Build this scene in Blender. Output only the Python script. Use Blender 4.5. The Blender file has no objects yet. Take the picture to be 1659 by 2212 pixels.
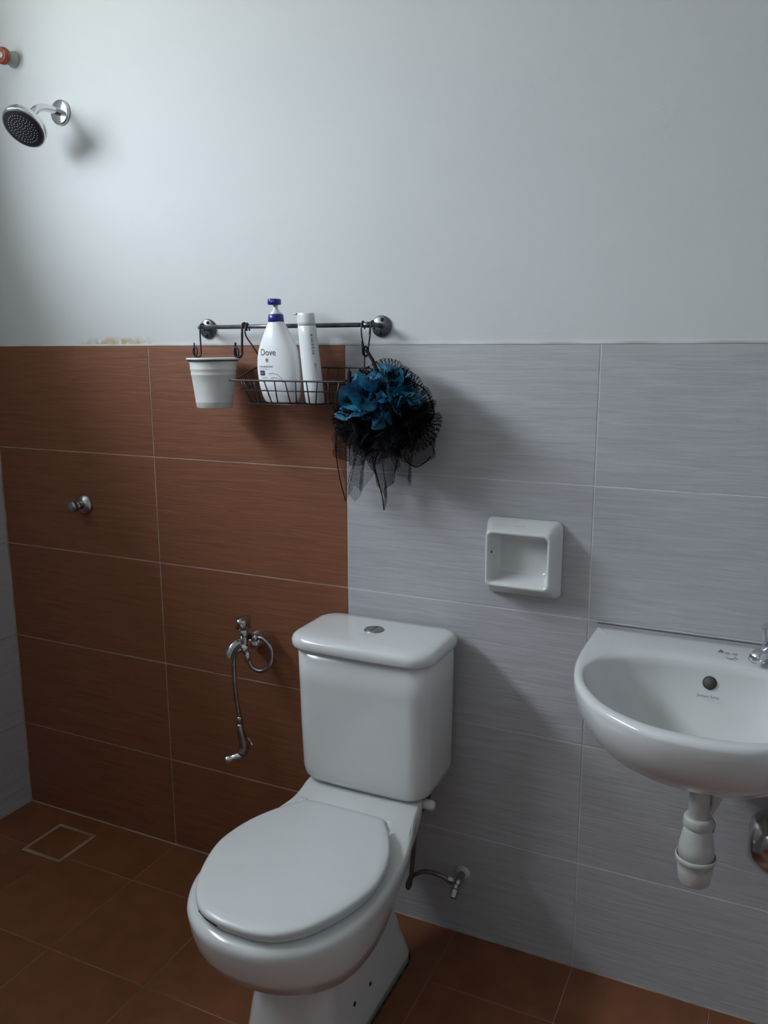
import bpy, bmesh, math, random
from mathutils import Vector, Matrix
PI = math.pi
random.seed(7)
SC = bpy.context.scene
COL = SC.collection

# ------------------------------------------------------------------ camera
cam_d = bpy.data.cameras.new('camera')
cam = bpy.data.objects.new('camera', cam_d)
COL.objects.link(cam)
cam_d.sensor_fit = 'HORIZONTAL'
cam_d.sensor_width = 36.0
cam_d.lens = 1808.7 / 1659 * 36.0
cam_d.clip_start = 0.01
cam.matrix_world = Matrix((
    (0.90437, -0.07976, 0.41923, 0.3495),
    (0.42673, 0.17692, -0.88690, -1.7972),
    (-0.00343, 0.98099, 0.19404, 1.4734),
    (0, 0, 0, 1)))
SC.camera = cam

# ------------------------------------------------------------------ daylight
SKY_STRENGTH = 45.0
world = bpy.data.worlds.new('overcast_sky')
SC.world = world
world.use_nodes = True
wn = world.node_tree
wn.nodes.clear()
w_out = wn.nodes.new('ShaderNodeOutputWorld')
w_bg = wn.nodes.new('ShaderNodeBackground')
w_tc = wn.nodes.new('ShaderNodeTexCoord')
w_sep = wn.nodes.new('ShaderNodeSeparateXYZ')
w_map = wn.nodes.new('ShaderNodeMapRange')
w_map.inputs['From Min'].default_value = -0.25
w_map.inputs['From Max'].default_value = 1.0
w_ramp = wn.nodes.new('ShaderNodeValToRGB')       # overcast sky: dim ground, horizon a third as bright as the zenith
cr = w_ramp.color_ramp
cr.elements[0].color = (0.30, 0.31, 0.30, 1)
cr.elements[1].color = (0.86, 0.95, 1.06, 1)
e = cr.elements.new(0.17)
e.color = (0.30, 0.31, 0.30, 1)
e = cr.elements.new(0.22)
e.color = (0.315, 0.35, 0.39, 1)
wn.links.new(w_tc.outputs['Generated'], w_sep.inputs[0])
wn.links.new(w_sep.outputs['Z'], w_map.inputs['Value'])
wn.links.new(w_map.outputs[0], w_ramp.inputs[0])
wn.links.new(w_ramp.outputs[0], w_bg.inputs['Color'])
wn.links.new(w_bg.outputs[0], w_out.inputs[0])
w_bg.inputs['Strength'].default_value = SKY_STRENGTH

# window opening in the left wall (out of frame): the only light of the room
WIN_Y0, WIN_Y1, WIN_Z0, WIN_Z1 = -1.86, -0.47, 1.95, 2.52
WT = 0.27     # wall thickness: the window sits at the outer face
XL = -1.797
portal_d = bpy.data.lights.new('window_portal', 'AREA')
portal_d.shape = 'RECTANGLE'
portal_d.size = WIN_Z1 - WIN_Z0
portal_d.size_y = WIN_Y1 - WIN_Y0
portal_d.cycles.is_portal = True
portal = bpy.data.objects.new('window_portal', portal_d)
COL.objects.link(portal)
portal.location = (XL - WT + 0.02, (WIN_Y0 + WIN_Y1) / 2, (WIN_Z0 + WIN_Z1) / 2)
portal.rotation_euler = (0, -PI / 2, 0)

SC.view_settings.view_transform = 'Standard'
SC.view_settings.look = 'None'
SC.view_settings.gamma = 1.0
SC.view_settings.use_curve_mapping = False
SC.view_settings.exposure = 0.0


# ------------------------------------------------------------------ materials
def mat(name, color, rough=0.5, metal=0.0, coat=0.0, spec=0.5):
    m = bpy.data.materials.new(name)
    m.use_nodes = True
    b = m.node_tree.nodes['Principled BSDF']
    b.inputs['Base Color'].default_value = (*color, 1)
    b.inputs['Roughness'].default_value = rough
    b.inputs['Metallic'].default_value = metal
    b.inputs['Coat Weight'].default_value = coat
    b.inputs['Coat Roughness'].default_value = 0.08
    b.inputs['Specular IOR Level'].default_value = spec
    return m


def noise_color(m, c1, c2, scale=8.0, detail=3.0, vec_scale=(1, 1, 1), lo=0.35, hi=0.65, bump=0.0, dist=0.002,
                randomize=False, distortion=0.0):
    nt = m.node_tree
    b = nt.nodes['Principled BSDF']
    tc = nt.nodes.new('ShaderNodeTexCoord')
    mp = nt.nodes.new('ShaderNodeMapping')
    mp.inputs['Scale'].default_value = vec_scale
    nt.links.new(tc.outputs['Object'], mp.inputs['Vector'])
    src = mp.outputs[0]
    if randomize:
        oi = nt.nodes.new('ShaderNodeObjectInfo')
        ml = nt.nodes.new('ShaderNodeMath')
        ml.operation = 'MULTIPLY'
        ml.inputs[1].default_value = 37.0
        nt.links.new(oi.outputs['Random'], ml.inputs[0])
        ad = nt.nodes.new('ShaderNodeVectorMath')
        ad.operation = 'ADD'
        nt.links.new(mp.outputs[0], ad.inputs[0])
        nt.links.new(ml.outputs[0], ad.inputs[1])
        src = ad.outputs[0]
    n = nt.nodes.new('ShaderNodeTexNoise')
    n.inputs['Scale'].default_value = scale
    n.inputs['Detail'].default_value = detail
    n.inputs['Distortion'].default_value = distortion
    nt.links.new(src, n.inputs['Vector'])
    r = nt.nodes.new('ShaderNodeValToRGB')
    r.color_ramp.elements[0].position = lo
    r.color_ramp.elements[1].position = hi
    r.color_ramp.elements[0].color = (*c1, 1)
    r.color_ramp.elements[1].color = (*c2, 1)
    nt.links.new(n.outputs['Fac'], r.inputs[0])
    nt.links.new(r.outputs[0], b.inputs['Base Color'])
    if bump > 0:
        bp = nt.nodes.new('ShaderNodeBump')
        bp.inputs['Strength'].default_value = bump
        bp.inputs['Distance'].default_value = dist
        nt.links.new(n.outputs['Fac'], bp.inputs['Height'])
        nt.links.new(bp.outputs[0], b.inputs['Normal'])
    return n, r, src


def grain_tile(name, c1, c2, rough):
    """stone-look wall tile: long wavy horizontal strokes in fine relief"""
    m = mat(name, c1, rough)
    noise_color(m, c1, c2, scale=1.0, detail=6.0, vec_scale=(7.5, 7.5, 105.0), lo=0.25, hi=0.66,
                bump=0.8, dist=0.0012, randomize=True, distortion=0.7)
    return m


def wall_paint():
    m = mat('wall_paint', (0.70, 0.71, 0.68), 0.75)
    nt = m.node_tree
    b = nt.nodes['Principled BSDF']
    n, r, src = noise_color(m, (0.60, 0.615, 0.605), (0.625, 0.64, 0.63), scale=2.2, detail=4, bump=0.0)
    tc = nt.nodes.new('ShaderNodeTexCoord')
    sep = nt.nodes.new('ShaderNodeSeparateXYZ')
    nt.links.new(tc.outputs['Object'], sep.inputs[0])

    def gauss(sock, centre, width):
        s = nt.nodes.new('ShaderNodeMath'); s.operation = 'SUBTRACT'; s.inputs[1].default_value = centre
        nt.links.new(sock, s.inputs[0])
        a = nt.nodes.new('ShaderNodeMath'); a.operation = 'ABSOLUTE'
        nt.links.new(s.outputs[0], a.inputs[0])
        mr = nt.nodes.new('ShaderNodeMapRange'); mr.interpolation_type = 'SMOOTHSTEP'
        mr.inputs['From Min'].default_value = width
        mr.inputs['From Max'].default_value = 0.0
        nt.links.new(a.outputs[0], mr.inputs['Value'])
        return mr.outputs[0]

    def mul(a, c):
        q = nt.nodes.new('ShaderNodeMath'); q.operation = 'MULTIPLY'; q.use_clamp = True
        nt.links.new(a, q.inputs[0])
        if isinstance(c, float):
            q.inputs[1].default_value = c
        else:
            nt.links.new(c, q.inputs[1])
        return q.outputs[0]
    # yellowed damp patch just above the brown tiles
    n2 = nt.nodes.new('ShaderNodeTexNoise'); n2.inputs['Scale'].default_value = 45; n2.inputs['Detail'].default_value = 5
    nt.links.new(tc.outputs['Object'], n2.inputs['Vector'])
    mr2 = nt.nodes.new('ShaderNodeMapRange'); mr2.inputs['From Min'].default_value = 0.38; mr2.inputs['From Max'].default_value = 0.60
    nt.links.new(n2.outputs['Fac'], mr2.inputs['Value'])
    stain = mul(mul(mul(gauss(sep.outputs['X'], -1.31, 0.17), gauss(sep.outputs['Z'], 1.478, 0.028)), mr2.outputs[0]), 2.2)
    mx = nt.nodes.new('ShaderNodeMix'); mx.data_type = 'RGBA'
    nt.links.new(stain, mx.inputs['Factor'])
    nt.links.new(r.outputs[0], mx.inputs['A'])
    mx.inputs['B'].default_value = (0.45, 0.34, 0.20, 1)
    # small scattered specks and chips
    v = nt.nodes.new('ShaderNodeTexVoronoi'); v.inputs['Scale'].default_value = 4.5
    nt.links.new(tc.outputs['Object'], v.inputs['Vector'])
    mr3 = nt.nodes.new('ShaderNodeMapRange'); mr3.inputs['From Min'].default_value = 0.016; mr3.inputs['From Max'].default_value = 0.008
    nt.links.new(v.outputs['Distance'], mr3.inputs['Value'])
    mx2 = nt.nodes.new('ShaderNodeMix'); mx2.data_type = 'RGBA'
    nt.links.new(mul(mr3.outputs[0], 0.45), mx2.inputs['Factor'])
    nt.links.new(mx.outputs['Result'], mx2.inputs['A'])
    mx2.inputs['B'].default_value = (0.35, 0.34, 0.31, 1)
    nt.links.new(mx2.outputs['Result'], b.inputs['Base Color'])
    # roller texture
    n3 = nt.nodes.new('ShaderNodeTexNoise'); n3.inputs['Scale'].default_value = 160; n3.inputs['Detail'].default_value = 3
    nt.links.new(tc.outputs['Object'], n3.inputs['Vector'])
    n4 = nt.nodes.new('ShaderNodeTexNoise'); n4.inputs['Scale'].default_value = 7; n4.inputs['Detail'].default_value = 2
    nt.links.new(tc.outputs['Object'], n4.inputs['Vector'])
    ad = nt.nodes.new('ShaderNodeMath'); ad.operation = 'MULTIPLY_ADD'; ad.inputs[1].default_value = 3.0
    nt.links.new(n4.outputs['Fac'], ad.inputs[0]); nt.links.new(n3.outputs['Fac'], ad.inputs[2])
    bp = nt.nodes.new('ShaderNodeBump'); bp.inputs['Strength'].default_value = 0.25; bp.inputs['Distance'].default_value = 0.0012
    nt.links.new(ad.outputs[0], bp.inputs['Height'])
    nt.links.new(bp.outputs[0], b.inputs['Normal'])
    return m


def net_material(name, color, thread, cell, rough=0.6):
    """knotted plastic net: threads are opaque, the holes between them clear"""
    m = mat(name, color, rough)
    nt = m.node_tree
    b = nt.nodes['Principled BSDF']
    out = nt.nodes['Material Output']
    uv = nt.nodes.new('ShaderNodeTexCoord')
    v = nt.nodes.new('ShaderNodeTexVoronoi')
    v.feature = 'DISTANCE_TO_EDGE'
    v.voronoi_dimensions = '2D'
    v.inputs['Scale'].default_value = 1.0 / cell
    v.inputs['Randomness'].default_value = 0.55
    nt.links.new(uv.outputs['UV'], v.inputs['Vector'])
    lt = nt.nodes.new('ShaderNodeMath'); lt.operation = 'LESS_THAN'
    lt.inputs[1].default_value = thread
    nt.links.new(v.outputs['Distance'], lt.inputs[0])
    tr = nt.nodes.new('ShaderNodeBsdfTransparent')
    mx = nt.nodes.new('ShaderNodeMixShader')
    nt.links.new(lt.outputs[0], mx.inputs[0])
    nt.links.new(tr.outputs[0], mx.inputs[1])
    nt.links.new(b.outputs[0], mx.inputs[2])
    nt.links.new(mx.outputs[0], out.inputs['Surface'])
    return m


M = {}
M['paint'] = wall_paint()
M['brown_tile'] = grain_tile('brown_wall_tile', (0.180, 0.064, 0.029), (0.235, 0.088, 0.042), 0.55)
M['grey_tile'] = grain_tile('grey_wall_tile', (0.40, 0.40, 0.405), (0.475, 0.475, 0.49), 0.45)
m = mat('terracotta_floor_tile', (0.13, 0.05, 0.03), 0.45)
noise_color(m, (0.18, 0.062, 0.024), (0.225, 0.080, 0.033), scale=14, detail=6, bump=0.15, dist=0.001, randomize=True)
M['floor_tile'] = m
m = mat('grout', (0.40, 0.33, 0.27), 0.9)
noise_color(m, (0.30, 0.24, 0.19), (0.50, 0.43, 0.36), scale=11, detail=4)
M['grout'] = m
m = mat('floor_grout', (0.22, 0.14, 0.10), 0.9)
noise_color(m, (0.15, 0.08, 0.05), (0.44, 0.30, 0.22), scale=3.5, detail=3, lo=0.3, hi=0.7)
M['floor_grout'] = m
m = mat('white_grout', (0.6, 0.6, 0.58), 0.9)
noise_color(m, (0.50, 0.48, 0.45), (0.70, 0.70, 0.70), scale=9, detail=4)
M['white_grout'] = m
M['ceramic'] = mat('white_ceramic', (0.66, 0.67, 0.66), 0.16, coat=0.35)
noise_color(M['ceramic'], (0.645, 0.655, 0.645), (0.675, 0.685, 0.675), scale=5)
M['seat_plastic'] = mat('white_seat_plastic', (0.64, 0.66, 0.655), 0.26)
noise_color(M['seat_plastic'], (0.63, 0.65, 0.645), (0.65, 0.67, 0.665), scale=6)
M['white_plastic'] = mat('white_plastic', (0.62, 0.62, 0.60), 0.38)
noise_color(M['white_plastic'], (0.60, 0.60, 0.58), (0.64, 0.64, 0.62), scale=20)
M['trap_plastic'] = mat('off_white_pvc', (0.55, 0.55, 0.53), 0.42)
noise_color(M['trap_plastic'], (0.50, 0.50, 0.47), (0.58, 0.58, 0.56), scale=25)
M['bottle'] = mat('bottle_plastic', (0.78, 0.79, 0.80), 0.28, coat=0.2)
M['shampoo'] = mat('shampoo_bottle_plastic', (0.74, 0.76, 0.76), 0.26, coat=0.25)
M['cap_clear'] = mat('frosted_cap', (0.72, 0.72, 0.71), 0.35)
M['blue_plastic'] = mat('navy_plastic', (0.012, 0.025, 0.23), 0.3)
M['chrome'] = mat('chrome', (0.72, 0.73, 0.75), 0.10, metal=1.0)
M['satin_chrome'] = mat('dull_chrome', (0.42, 0.42, 0.42), 0.26, metal=1.0)
noise_color(M['satin_chrome'], (0.34, 0.34, 0.34), (0.50, 0.50, 0.50), scale=60)
M['steel'] = mat('stainless_steel', (0.62, 0.61, 0.60), 0.16, metal=1.0)
M['braid'] = mat('braided_hose', (0.22, 0.21, 0.20), 0.42, metal=0.8)
noise_color(M['braid'], (0.12, 0.12, 0.11), (0.32, 0.31, 0.30), scale=400, detail=1)
M['rack_metal'] = mat('grey_lacquered_steel', (0.13, 0.135, 0.15), 0.35, metal=0.75)
noise_color(M['rack_metal'], (0.10, 0.105, 0.12), (0.17, 0.175, 0.19), scale=40)
M['wire'] = mat('dark_steel_wire', (0.055, 0.05, 0.05), 0.35, metal=0.6)
M['hook'] = mat('black_hook_steel', (0.03, 0.03, 0.033), 0.35, metal=0.4)
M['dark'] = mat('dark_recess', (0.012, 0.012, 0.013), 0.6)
M['rubber'] = mat('dark_rubber', (0.010, 0.010, 0.016), 0.42)
M['hole_grey'] = mat('grey_hole_back', (0.075, 0.078, 0.062), 0.7)
M['dark_chrome'] = mat('darkened_chrome', (0.50, 0.50, 0.50), 0.16, metal=1.0)  # chrome with the dark room's reflection put into its darker colour
M['nozzle'] = mat('grey_nozzle', (0.55, 0.50, 0.47), 0.5)
M['copper'] = mat('red_brown_plastic', (0.28, 0.055, 0.025), 0.28)
noise_color(M['copper'], (0.20, 0.035, 0.018), (0.36, 0.09, 0.045), scale=90)
M['pvc_grey'] = mat('pale_grey_pvc', (0.42, 0.43, 0.41), 0.4)
M['ink'] = mat('dark_ink', (0.03, 0.03, 0.045), 0.6)
M['navy_ink'] = mat('navy_ink', (0.02, 0.025, 0.10), 0.6)
M['grey_ink'] = mat('grey_ink', (0.25, 0.26, 0.32), 0.6)
M['pale_ink'] = mat('pale_ink', (0.45, 0.46, 0.52), 0.6)
M['gap_grey'] = mat('dark_grey_line', (0.13, 0.13, 0.125), 0.8)
M['yellow_ink'] = mat('yellow_ink', (0.75, 0.50, 0.06), 0.5)
M['gold_ink'] = mat('bronze_ink', (0.25, 0.17, 0.13), 0.5)
M['rust'] = mat('rust', (0.12, 0.045, 0.02), 0.8)
noise_color(M['rust'], (0.07, 0.025, 0.012), (0.25, 0.11, 0.04), scale=120)
M['sealant'] = mat('dirty_sealant', (0.035, 0.025, 0.02), 0.8)
noise_color(M['sealant'], (0.015, 0.012, 0.01), (0.10, 0.07, 0.05), scale=50)
M['window_frame'] = mat('white_window_frame', (0.7, 0.7, 0.7), 0.4)
M['acrylic'] = mat('chromed_acrylic', (0.55, 0.57, 0.62), 0.12, metal=0.85)
M['blue_net'] = net_material('blue_bath_net', (0.012, 0.16, 0.29), 0.34, 0.0022, 0.55)
M['black_net'] = net_material('black_bath_net', (0.006, 0.006, 0.008), 0.165, 0.0028, 0.6)
M['black_net_fine'] = net_material('fine_black_bath_net', (0.008, 0.008, 0.010), 0.10, 0.0030, 0.6)
M['black_cord'] = mat('black_cord', (0.008, 0.008, 0.010), 0.8)
noise_color(M['black_cord'], (0.005, 0.005, 0.006), (0.015, 0.015, 0.018), scale=300)


for k_ in ('black_net', 'black_net_fine', 'black_cord'):
    M[k_].node_tree.nodes['Principled BSDF'].inputs['Specular IOR Level'].default_value = 0.12
    M[k_].node_tree.nodes['Principled BSDF'].inputs['Roughness'].default_value = 0.9


# ------------------------------------------------------------------ helpers
def obj(name, bm, m, parent=None, smooth=True, mods=None):
    me = bpy.data.meshes.new(name)
    bm.normal_update()
    bm.to_mesh(me)
    bm.free()
    if smooth:
        for p in me.polygons:
            p.use_smooth = True
    for mm in (m if isinstance(m, (list, tuple)) else [m]):
        me.materials.append(mm)
    o = bpy.data.objects.new(name, me)
    COL.objects.link(o)
    if parent:
        o.parent = parent
    return o


def thing(name, label, cat, loc=(0, 0, 0), group=None):
    o = bpy.data.objects.new(name, None)
    o.empty_display_size = 0.03
    COL.objects.link(o)
    o.location = loc
    o['label'] = label
    o['category'] = cat
    if group:
        o['group'] = group
    return o


def local(o, parent):
    """parent a mesh built in world coordinates to an Empty placed elsewhere"""
    o.parent = parent
    o.matrix_parent_inverse = Matrix.Translation(parent.location).inverted()
    return o


def part(name, bm, m, t, smooth=True):
    o = obj(name, bm, m, None, smooth)
    root = t
    while root.parent:
        root = root.parent
    o.parent = t
    if t is root:
        o.matrix_parent_inverse = Matrix.Translation(t.location).inverted()
    return o


def box(bm, x0, x1, y0, y1, z0, z1, bevel=0.0, seg=1):
    vs = [bm.verts.new((x, y, z)) for x in (x0, x1) for y in (y0, y1) for z in (z0, z1)]
    fs = []
    for idx in ((0, 1, 3, 2), (4, 6, 7, 5), (0, 4, 5, 1), (2, 3, 7, 6), (0, 2, 6, 4), (1, 5, 7, 3)):
        fs.append(bm.faces.new([vs[i] for i in idx]))
    if bevel > 0:
        es = list({e for f in fs for e in f.edges})
        bmesh.ops.bevel(bm, geom=es, offset=bevel, segments=seg, profile=0.5, affect='EDGES')
    return bm


def bx(*a, **k):
    return box(bmesh.new(), *a, **k)


def loft(bm, rings, cap0=True, cap1=True, closed=True):
    R = [[bm.verts.new(p) for p in r] for r in rings]
    n = len(R[0])
    for a, c in zip(R, R[1:]):
        for i in range(n if closed else n - 1):
            j = (i + 1) % n
            bm.faces.new((a[i], a[j], c[j], c[i]))
    if cap0 and closed:
        bm.faces.new(list(reversed(R[0])))
    if cap1 and closed:
        bm.faces.new(R[-1])
    bmesh.ops.recalc_face_normals(bm, faces=bm.faces)
    return bm


def crom(pts, n=8, closed=False):
    P = [Vector(p) for p in pts]
    out = []
    N = len(P)
    segs = N if closed else N - 1
    for i in range(segs):
        p1, p2 = P[i], P[(i + 1) % N]
        p0 = P[i - 1] if (closed or i > 0) else p1 + (p1 - p2)
        p3 = P[(i + 2) % N] if (closed or i + 2 < N) else p2 + (p2 - p1)
        for k in range(n):
            t = k / n
            out.append(0.5 * ((2 * p1) + (p2 - p0) * t + (2 * p0 - 5 * p1 + 4 * p2 - p3) * t * t
                              + (3 * p1 - p0 - 3 * p2 + p3) * t ** 3))
    if not closed:
        out.append(P[-1])
    return out


def tube(bm, path, r, seg=10, smooth=0, closed=False, rfun=None):
    """r: radius; path list of points; rfun(t)->radius factor"""
    P = crom(path, smooth, closed) if smooth else [Vector(p) for p in path]
    n = len(P)
    tang = []
    for i in range(n):
        a = P[(i - 1) % n] if (closed or i > 0) else P[i]
        c = P[(i + 1) % n] if (closed or i < n - 1) else P[i]
        tang.append((c - a).normalized())
    up = Vector((0, 0, 1)) if abs(tang[0].z) < 0.9 else Vector((1, 0, 0))
    nrm = (up - tang[0] * up.dot(tang[0])).normalized()
    rings = []
    for i in range(n):
        nrm = (nrm - tang[i] * nrm.dot(tang[i])).normalized()
        b = tang[i].cross(nrm)
        rr = r * (rfun(i / (n - 1)) if rfun else 1)
        rings.append([P[i] + (nrm * math.cos(2 * PI * k / seg) + b * math.sin(2 * PI * k / seg)) * rr for k in range(seg)])
    if closed:
        V = [[bm.verts.new(p) for p in rg] for rg in rings]
        for i in range(n):
            a, c = V[i], V[(i + 1) % n]
            for k in range(seg):
                j = (k + 1) % seg
                bm.faces.new((a[k], a[j], c[j], c[k]))
        bmesh.ops.recalc_face_normals(bm, faces=bm.faces)
        return bm
    return loft(bm, rings)


def lathe(bm, prof, origin=(0, 0, 0), axis=(0, 0, 1), seg=32, cap=True):
    """prof: list of (distance along axis, radius)"""
    ax = Vector(axis).normalized()
    up = Vector((0, 0, 1)) if abs(ax.z) < 0.9 else Vector((1, 0, 0))
    u = (up - ax * up.dot(ax)).normalized()
    w = ax.cross(u)
    O = Vector(origin)
    rings = [[O + ax * d + (u * math.cos(2 * PI * k / seg) + w * math.sin(2 * PI * k / seg)) * max(rad, 1e-5)
              for k in range(seg)] for d, rad in prof]
    return loft(bm, rings, cap, cap)


def disc_ring(x, y, z, rx, ry, n=32):
    return [(x + rx * math.cos(2 * PI * k / n), y + ry * math.sin(2 * PI * k / n), z) for k in range(n)]


def edge_split(o, ang=35):
    md = o.modifiers.new('edge_split', 'EDGE_SPLIT')
    md.split_angle = math.radians(ang)
    return o


def subsurf(o, lv=1):
    md = o.modifiers.new('subsurf', 'SUBSURF')
    md.levels = lv
    md.render_levels = lv
    return o


def text_mesh(body, size, fn, name, m, parent, shear=0.0, squash=1.0):
    """flat lettering; fn maps (x, z) of the letters to a world position"""
    cu = bpy.data.curves.new('lettering', 'FONT')
    cu.body = body
    cu.size = size
    cu.align_x = 'CENTER'
    cu.align_y = 'CENTER'
    cu.resolution_u = 3
    cu.shear = shear
    to = bpy.data.objects.new('lettering', cu)
    COL.objects.link(to)
    dg = bpy.context.evaluated_depsgraph_get()
    dg.update()
    me = bpy.data.meshes.new_from_object(to.evaluated_get(dg))
    bpy.data.objects.remove(to)
    bpy.data.curves.remove(cu)
    for v in me.vertices:
        v.co = Vector(fn(v.co.x * squash, v.co.y))
    me.materials.clear()
    me.materials.append(m)
    o = bpy.data.objects.new(name, me)
    COL.objects.link(o)
    o.parent = parent
    root = parent
    while root.parent:
        root = root.parent
    if parent is root:
        o.matrix_parent_inverse = Matrix.Translation(parent.location).inverted()
    return o


# ------------------------------------------------------------------ the room shell
XR, YN, ZC = 1.05, -2.45, 2.75       # right wall, near wall, ceiling
TOP = 1.478                          # top of the tiling
ROWS = [(TOP - 0.3, TOP), (TOP - 0.6, TOP - 0.3), (TOP - 0.9, TOP - 0.6), (TOP - 1.2, TOP - 0.9), (0.0, TOP - 1.2)]
GAP = 0.0026


def structure(name, bm, m, smooth=False):
    o = obj(name, bm, m, None, smooth)
    o['kind'] = 'structure'
    return o


wall_back = structure('wall_back', bx(XL - 0.15, XR + 0.15, 0.003, 0.15, -0.05, ZC), M['paint'])
bm = bmesh.new()                     # left wall with the window opening
box(bm, XL - WT, XL - 0.003, YN - 0.15, 0.003, -0.05, WIN_Z0)
box(bm, XL - WT, XL - 0.003, YN - 0.15, 0.003, WIN_Z1, ZC)
box(bm, XL - WT, XL - 0.003, WIN_Y1, 0.003, WIN_Z0, WIN_Z1)
box(bm, XL - WT, XL - 0.003, YN - 0.15, WIN_Y0, WIN_Z0, WIN_Z1)
wall_left = structure('wall_left', bm, M['paint'])


def two_tone(name, lo, hi):
    b = bmesh.new()
    box(b, *lo)
    for f in b.faces:
        f.material_index = 1
    k = len(b.faces)
    box(b, *hi)
    b.faces.ensure_lookup_table()
    for f in b.faces[k:]:
        f.material_index = 0
    return structure(name, b, [M['paint'], M['grey_tile']])


wall_right = two_tone('wall_right', (XR, XR + 0.15, YN - 0.15, 0.003, -0.05, TOP), (XR, XR + 0.15, YN - 0.15, 0.003, TOP, ZC))
wall_front = two_tone('wall_front', (XL - 0.15, XR + 0.15, YN - 0.15, YN, -0.05, TOP), (XL - 0.15, XR + 0.15, YN - 0.15, YN, TOP, ZC))
ceiling = structure('ceiling', bx(XL - 0.15, XR + 0.15, YN - 0.15, 0.15, ZC, ZC + 0.1), M['paint'])
floor = structure('floor', bx(XL, XR, YN, 0.003, -0.06, -0.0015), M['floor_grout'])

bm = bmesh.new()
for (a, c, d, e) in ((WIN_Y0, WIN_Y1, WIN_Z0, WIN_Z0 + 0.03), (WIN_Y0, WIN_Y1, WIN_Z1 - 0.03, WIN_Z1),
                     (WIN_Y0, WIN_Y0 + 0.03, WIN_Z0, WIN_Z1), (WIN_Y1 - 0.03, WIN_Y1, WIN_Z0, WIN_Z1)):
    box(bm, XL - WT + 0.03, XL - WT + 0.07, a, c, d, e)
window_1 = structure('window_1', bm, M['window_frame'])

tile_cache = {}


def tile_mesh(w, h, m):
    key = (round(w, 4), round(h, 4), m.name)
    if key not in tile_cache:
        b = bx(-w / 2, w / 2, 0.0, 0.006, -h / 2, h / 2, bevel=0.0007)
        me = bpy.data.meshes.new('tile')
        b.to_mesh(me)
        b.free()
        me.materials.append(m)
        tile_cache[key] = me
    return tile_cache[key]


def put_tile(parent, w, h, m, loc, rot=(0, 0, 0), name='tile'):
    o = bpy.data.objects.new(name, tile_mesh(w - GAP, h - GAP, m))
    COL.objects.link(o)
    o.parent = parent
    j = random.uniform(-0.0003, 0.0003)
    o.location = (loc[0], loc[1], loc[2])
    o.rotation_euler = (rot[0], rot[1], rot[2])
    return o


# back wall: two brown columns, the rest grey
XB = -0.6008
cols = [(XL, -1.1993, 'brown_tile'), (-1.1993, XB, 'brown_tile'), (XB, 0.0, 'grey_tile'), (0.0, 0.6, 'grey_tile'), (0.6, XR, 'grey_tile')]
for (x0, x1, mk) in cols:
    for (z0, z1) in ROWS:
        put_tile(wall_back, x1 - x0, z1 - z0, M[mk], ((x0 + x1) / 2, random.uniform(0, 0.0004), (z0 + z1) / 2))
# left wall, grey
for (y0, y1) in ((-0.6, 0.0), (-1.2, -0.6), (-1.8, -1.2), (YN, -1.8)):
    for (z0, z1) in ROWS:
        put_tile(wall_left, y1 - y0, z1 - z0, M['grey_tile'], (XL, (y0 + y1) / 2, (z0 + z1) / 2), (0, 0, PI / 2))
part('grout', bx(XL, XB, 0.0012, 0.0035, 0, TOP), M['grout'], wall_back, False)
part('grout', bx(XB + 0.0001, XR, 0.0012, 0.0035, 0, TOP), M['white_grout'], wall_back, False)
part('grout', bx(XL - 0.0035, XL - 0.0012, YN, 0, 0, TOP), M['grout'], wall_left, False)
# thin line of filler along the top of the tiles and down the corner
trim = structure('trim_1', bx(XL, XR, -0.0006, 0.004, TOP - 0.0006, TOP + 0.004), M['white_grout'])
trim = structure('trim_2', bx(XL - 0.001, XL + 0.0035, -0.0035, 0.001, 0, TOP), M['grout'])
trim = structure('trim_3', bx(XL, XR, -0.0028, 0.001, -0.001, 0.0022), M['grout'])
# floor tiles, 300 mm, the first row against the back wall cut short
fx = [XL, -1.5, -1.2, -0.9, -0.6, -0.3, 0.0, 0.31, 0.61, 0.91, XR]
fy = [0.0, -0.19, -0.49, -0.79, -1.09, -1.39, -1.69, -1.99, -2.29, YN]
for x0, x1 in zip(fx, fx[1:]):
    for y1, y0 in zip(fy, fy[1:]):
        put_tile(floor, x1 - x0, y1 - y0, M['floor_tile'], ((x0 + x1) / 2, (y0 + y1) / 2, random.uniform(-0.0003, 0.0)),
                 (-PI / 2, 0, 0))

# ------------------------------------------------------------------ floor drain
t = thing('floor_drain', 'square floor drain cover with tiled insert, set in the brown floor near the corner', 'drain', (-1.525, -0.1415, 0))
DX0, DX1, DY0, DY1 = -1.600, -1.450, -0.216, -0.067


def square_ring(x0, x1, y0, y1, w, z0, z1):
    b = bmesh.new()
    box(b, x0, x1, y0, y0 + w, z0, z1)
    box(b, x0, x1, y1 - w, y1, z0, z1)
    box(b, x0, x0 + w, y0 + w, y1 - w, z0, z1)
    box(b, x1 - w, x1, y0 + w, y1 - w, z0, z1)
    return b


part('frame', square_ring(DX0, DX1, DY0, DY1, 0.0035, -0.001, 0.0016), M['grout'], t, False)
part('inner_frame', square_ring(DX0 + 0.0065, DX1 - 0.0065, DY0 + 0.0065, DY1 - 0.0065, 0.0025, -0.001, 0.0014), M['grout'], t, False)
part('tile_insert', bx(DX0 + 0.0035, DX1 - 0.0035, DY0 + 0.0035, DY1 - 0.0035, -0.001, 0.0011), M['floor_tile'], t, False)

# ------------------------------------------------------------------ toilet
TX = -0.475
toilet = thing('toilet', 'white ceramic close-coupled toilet with closed lid standing on the brown floor', 'toilet', (TX, -0.35, 0))


def sym(right, n=6, corner=()):
    """closed outline from control points of the right half, front centre to back centre"""
    left = [(-x, y) for x, y in reversed(right[1:-1])]
    return crom([(x, y, 0) for x, y in right + left], n, closed=True)


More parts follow.
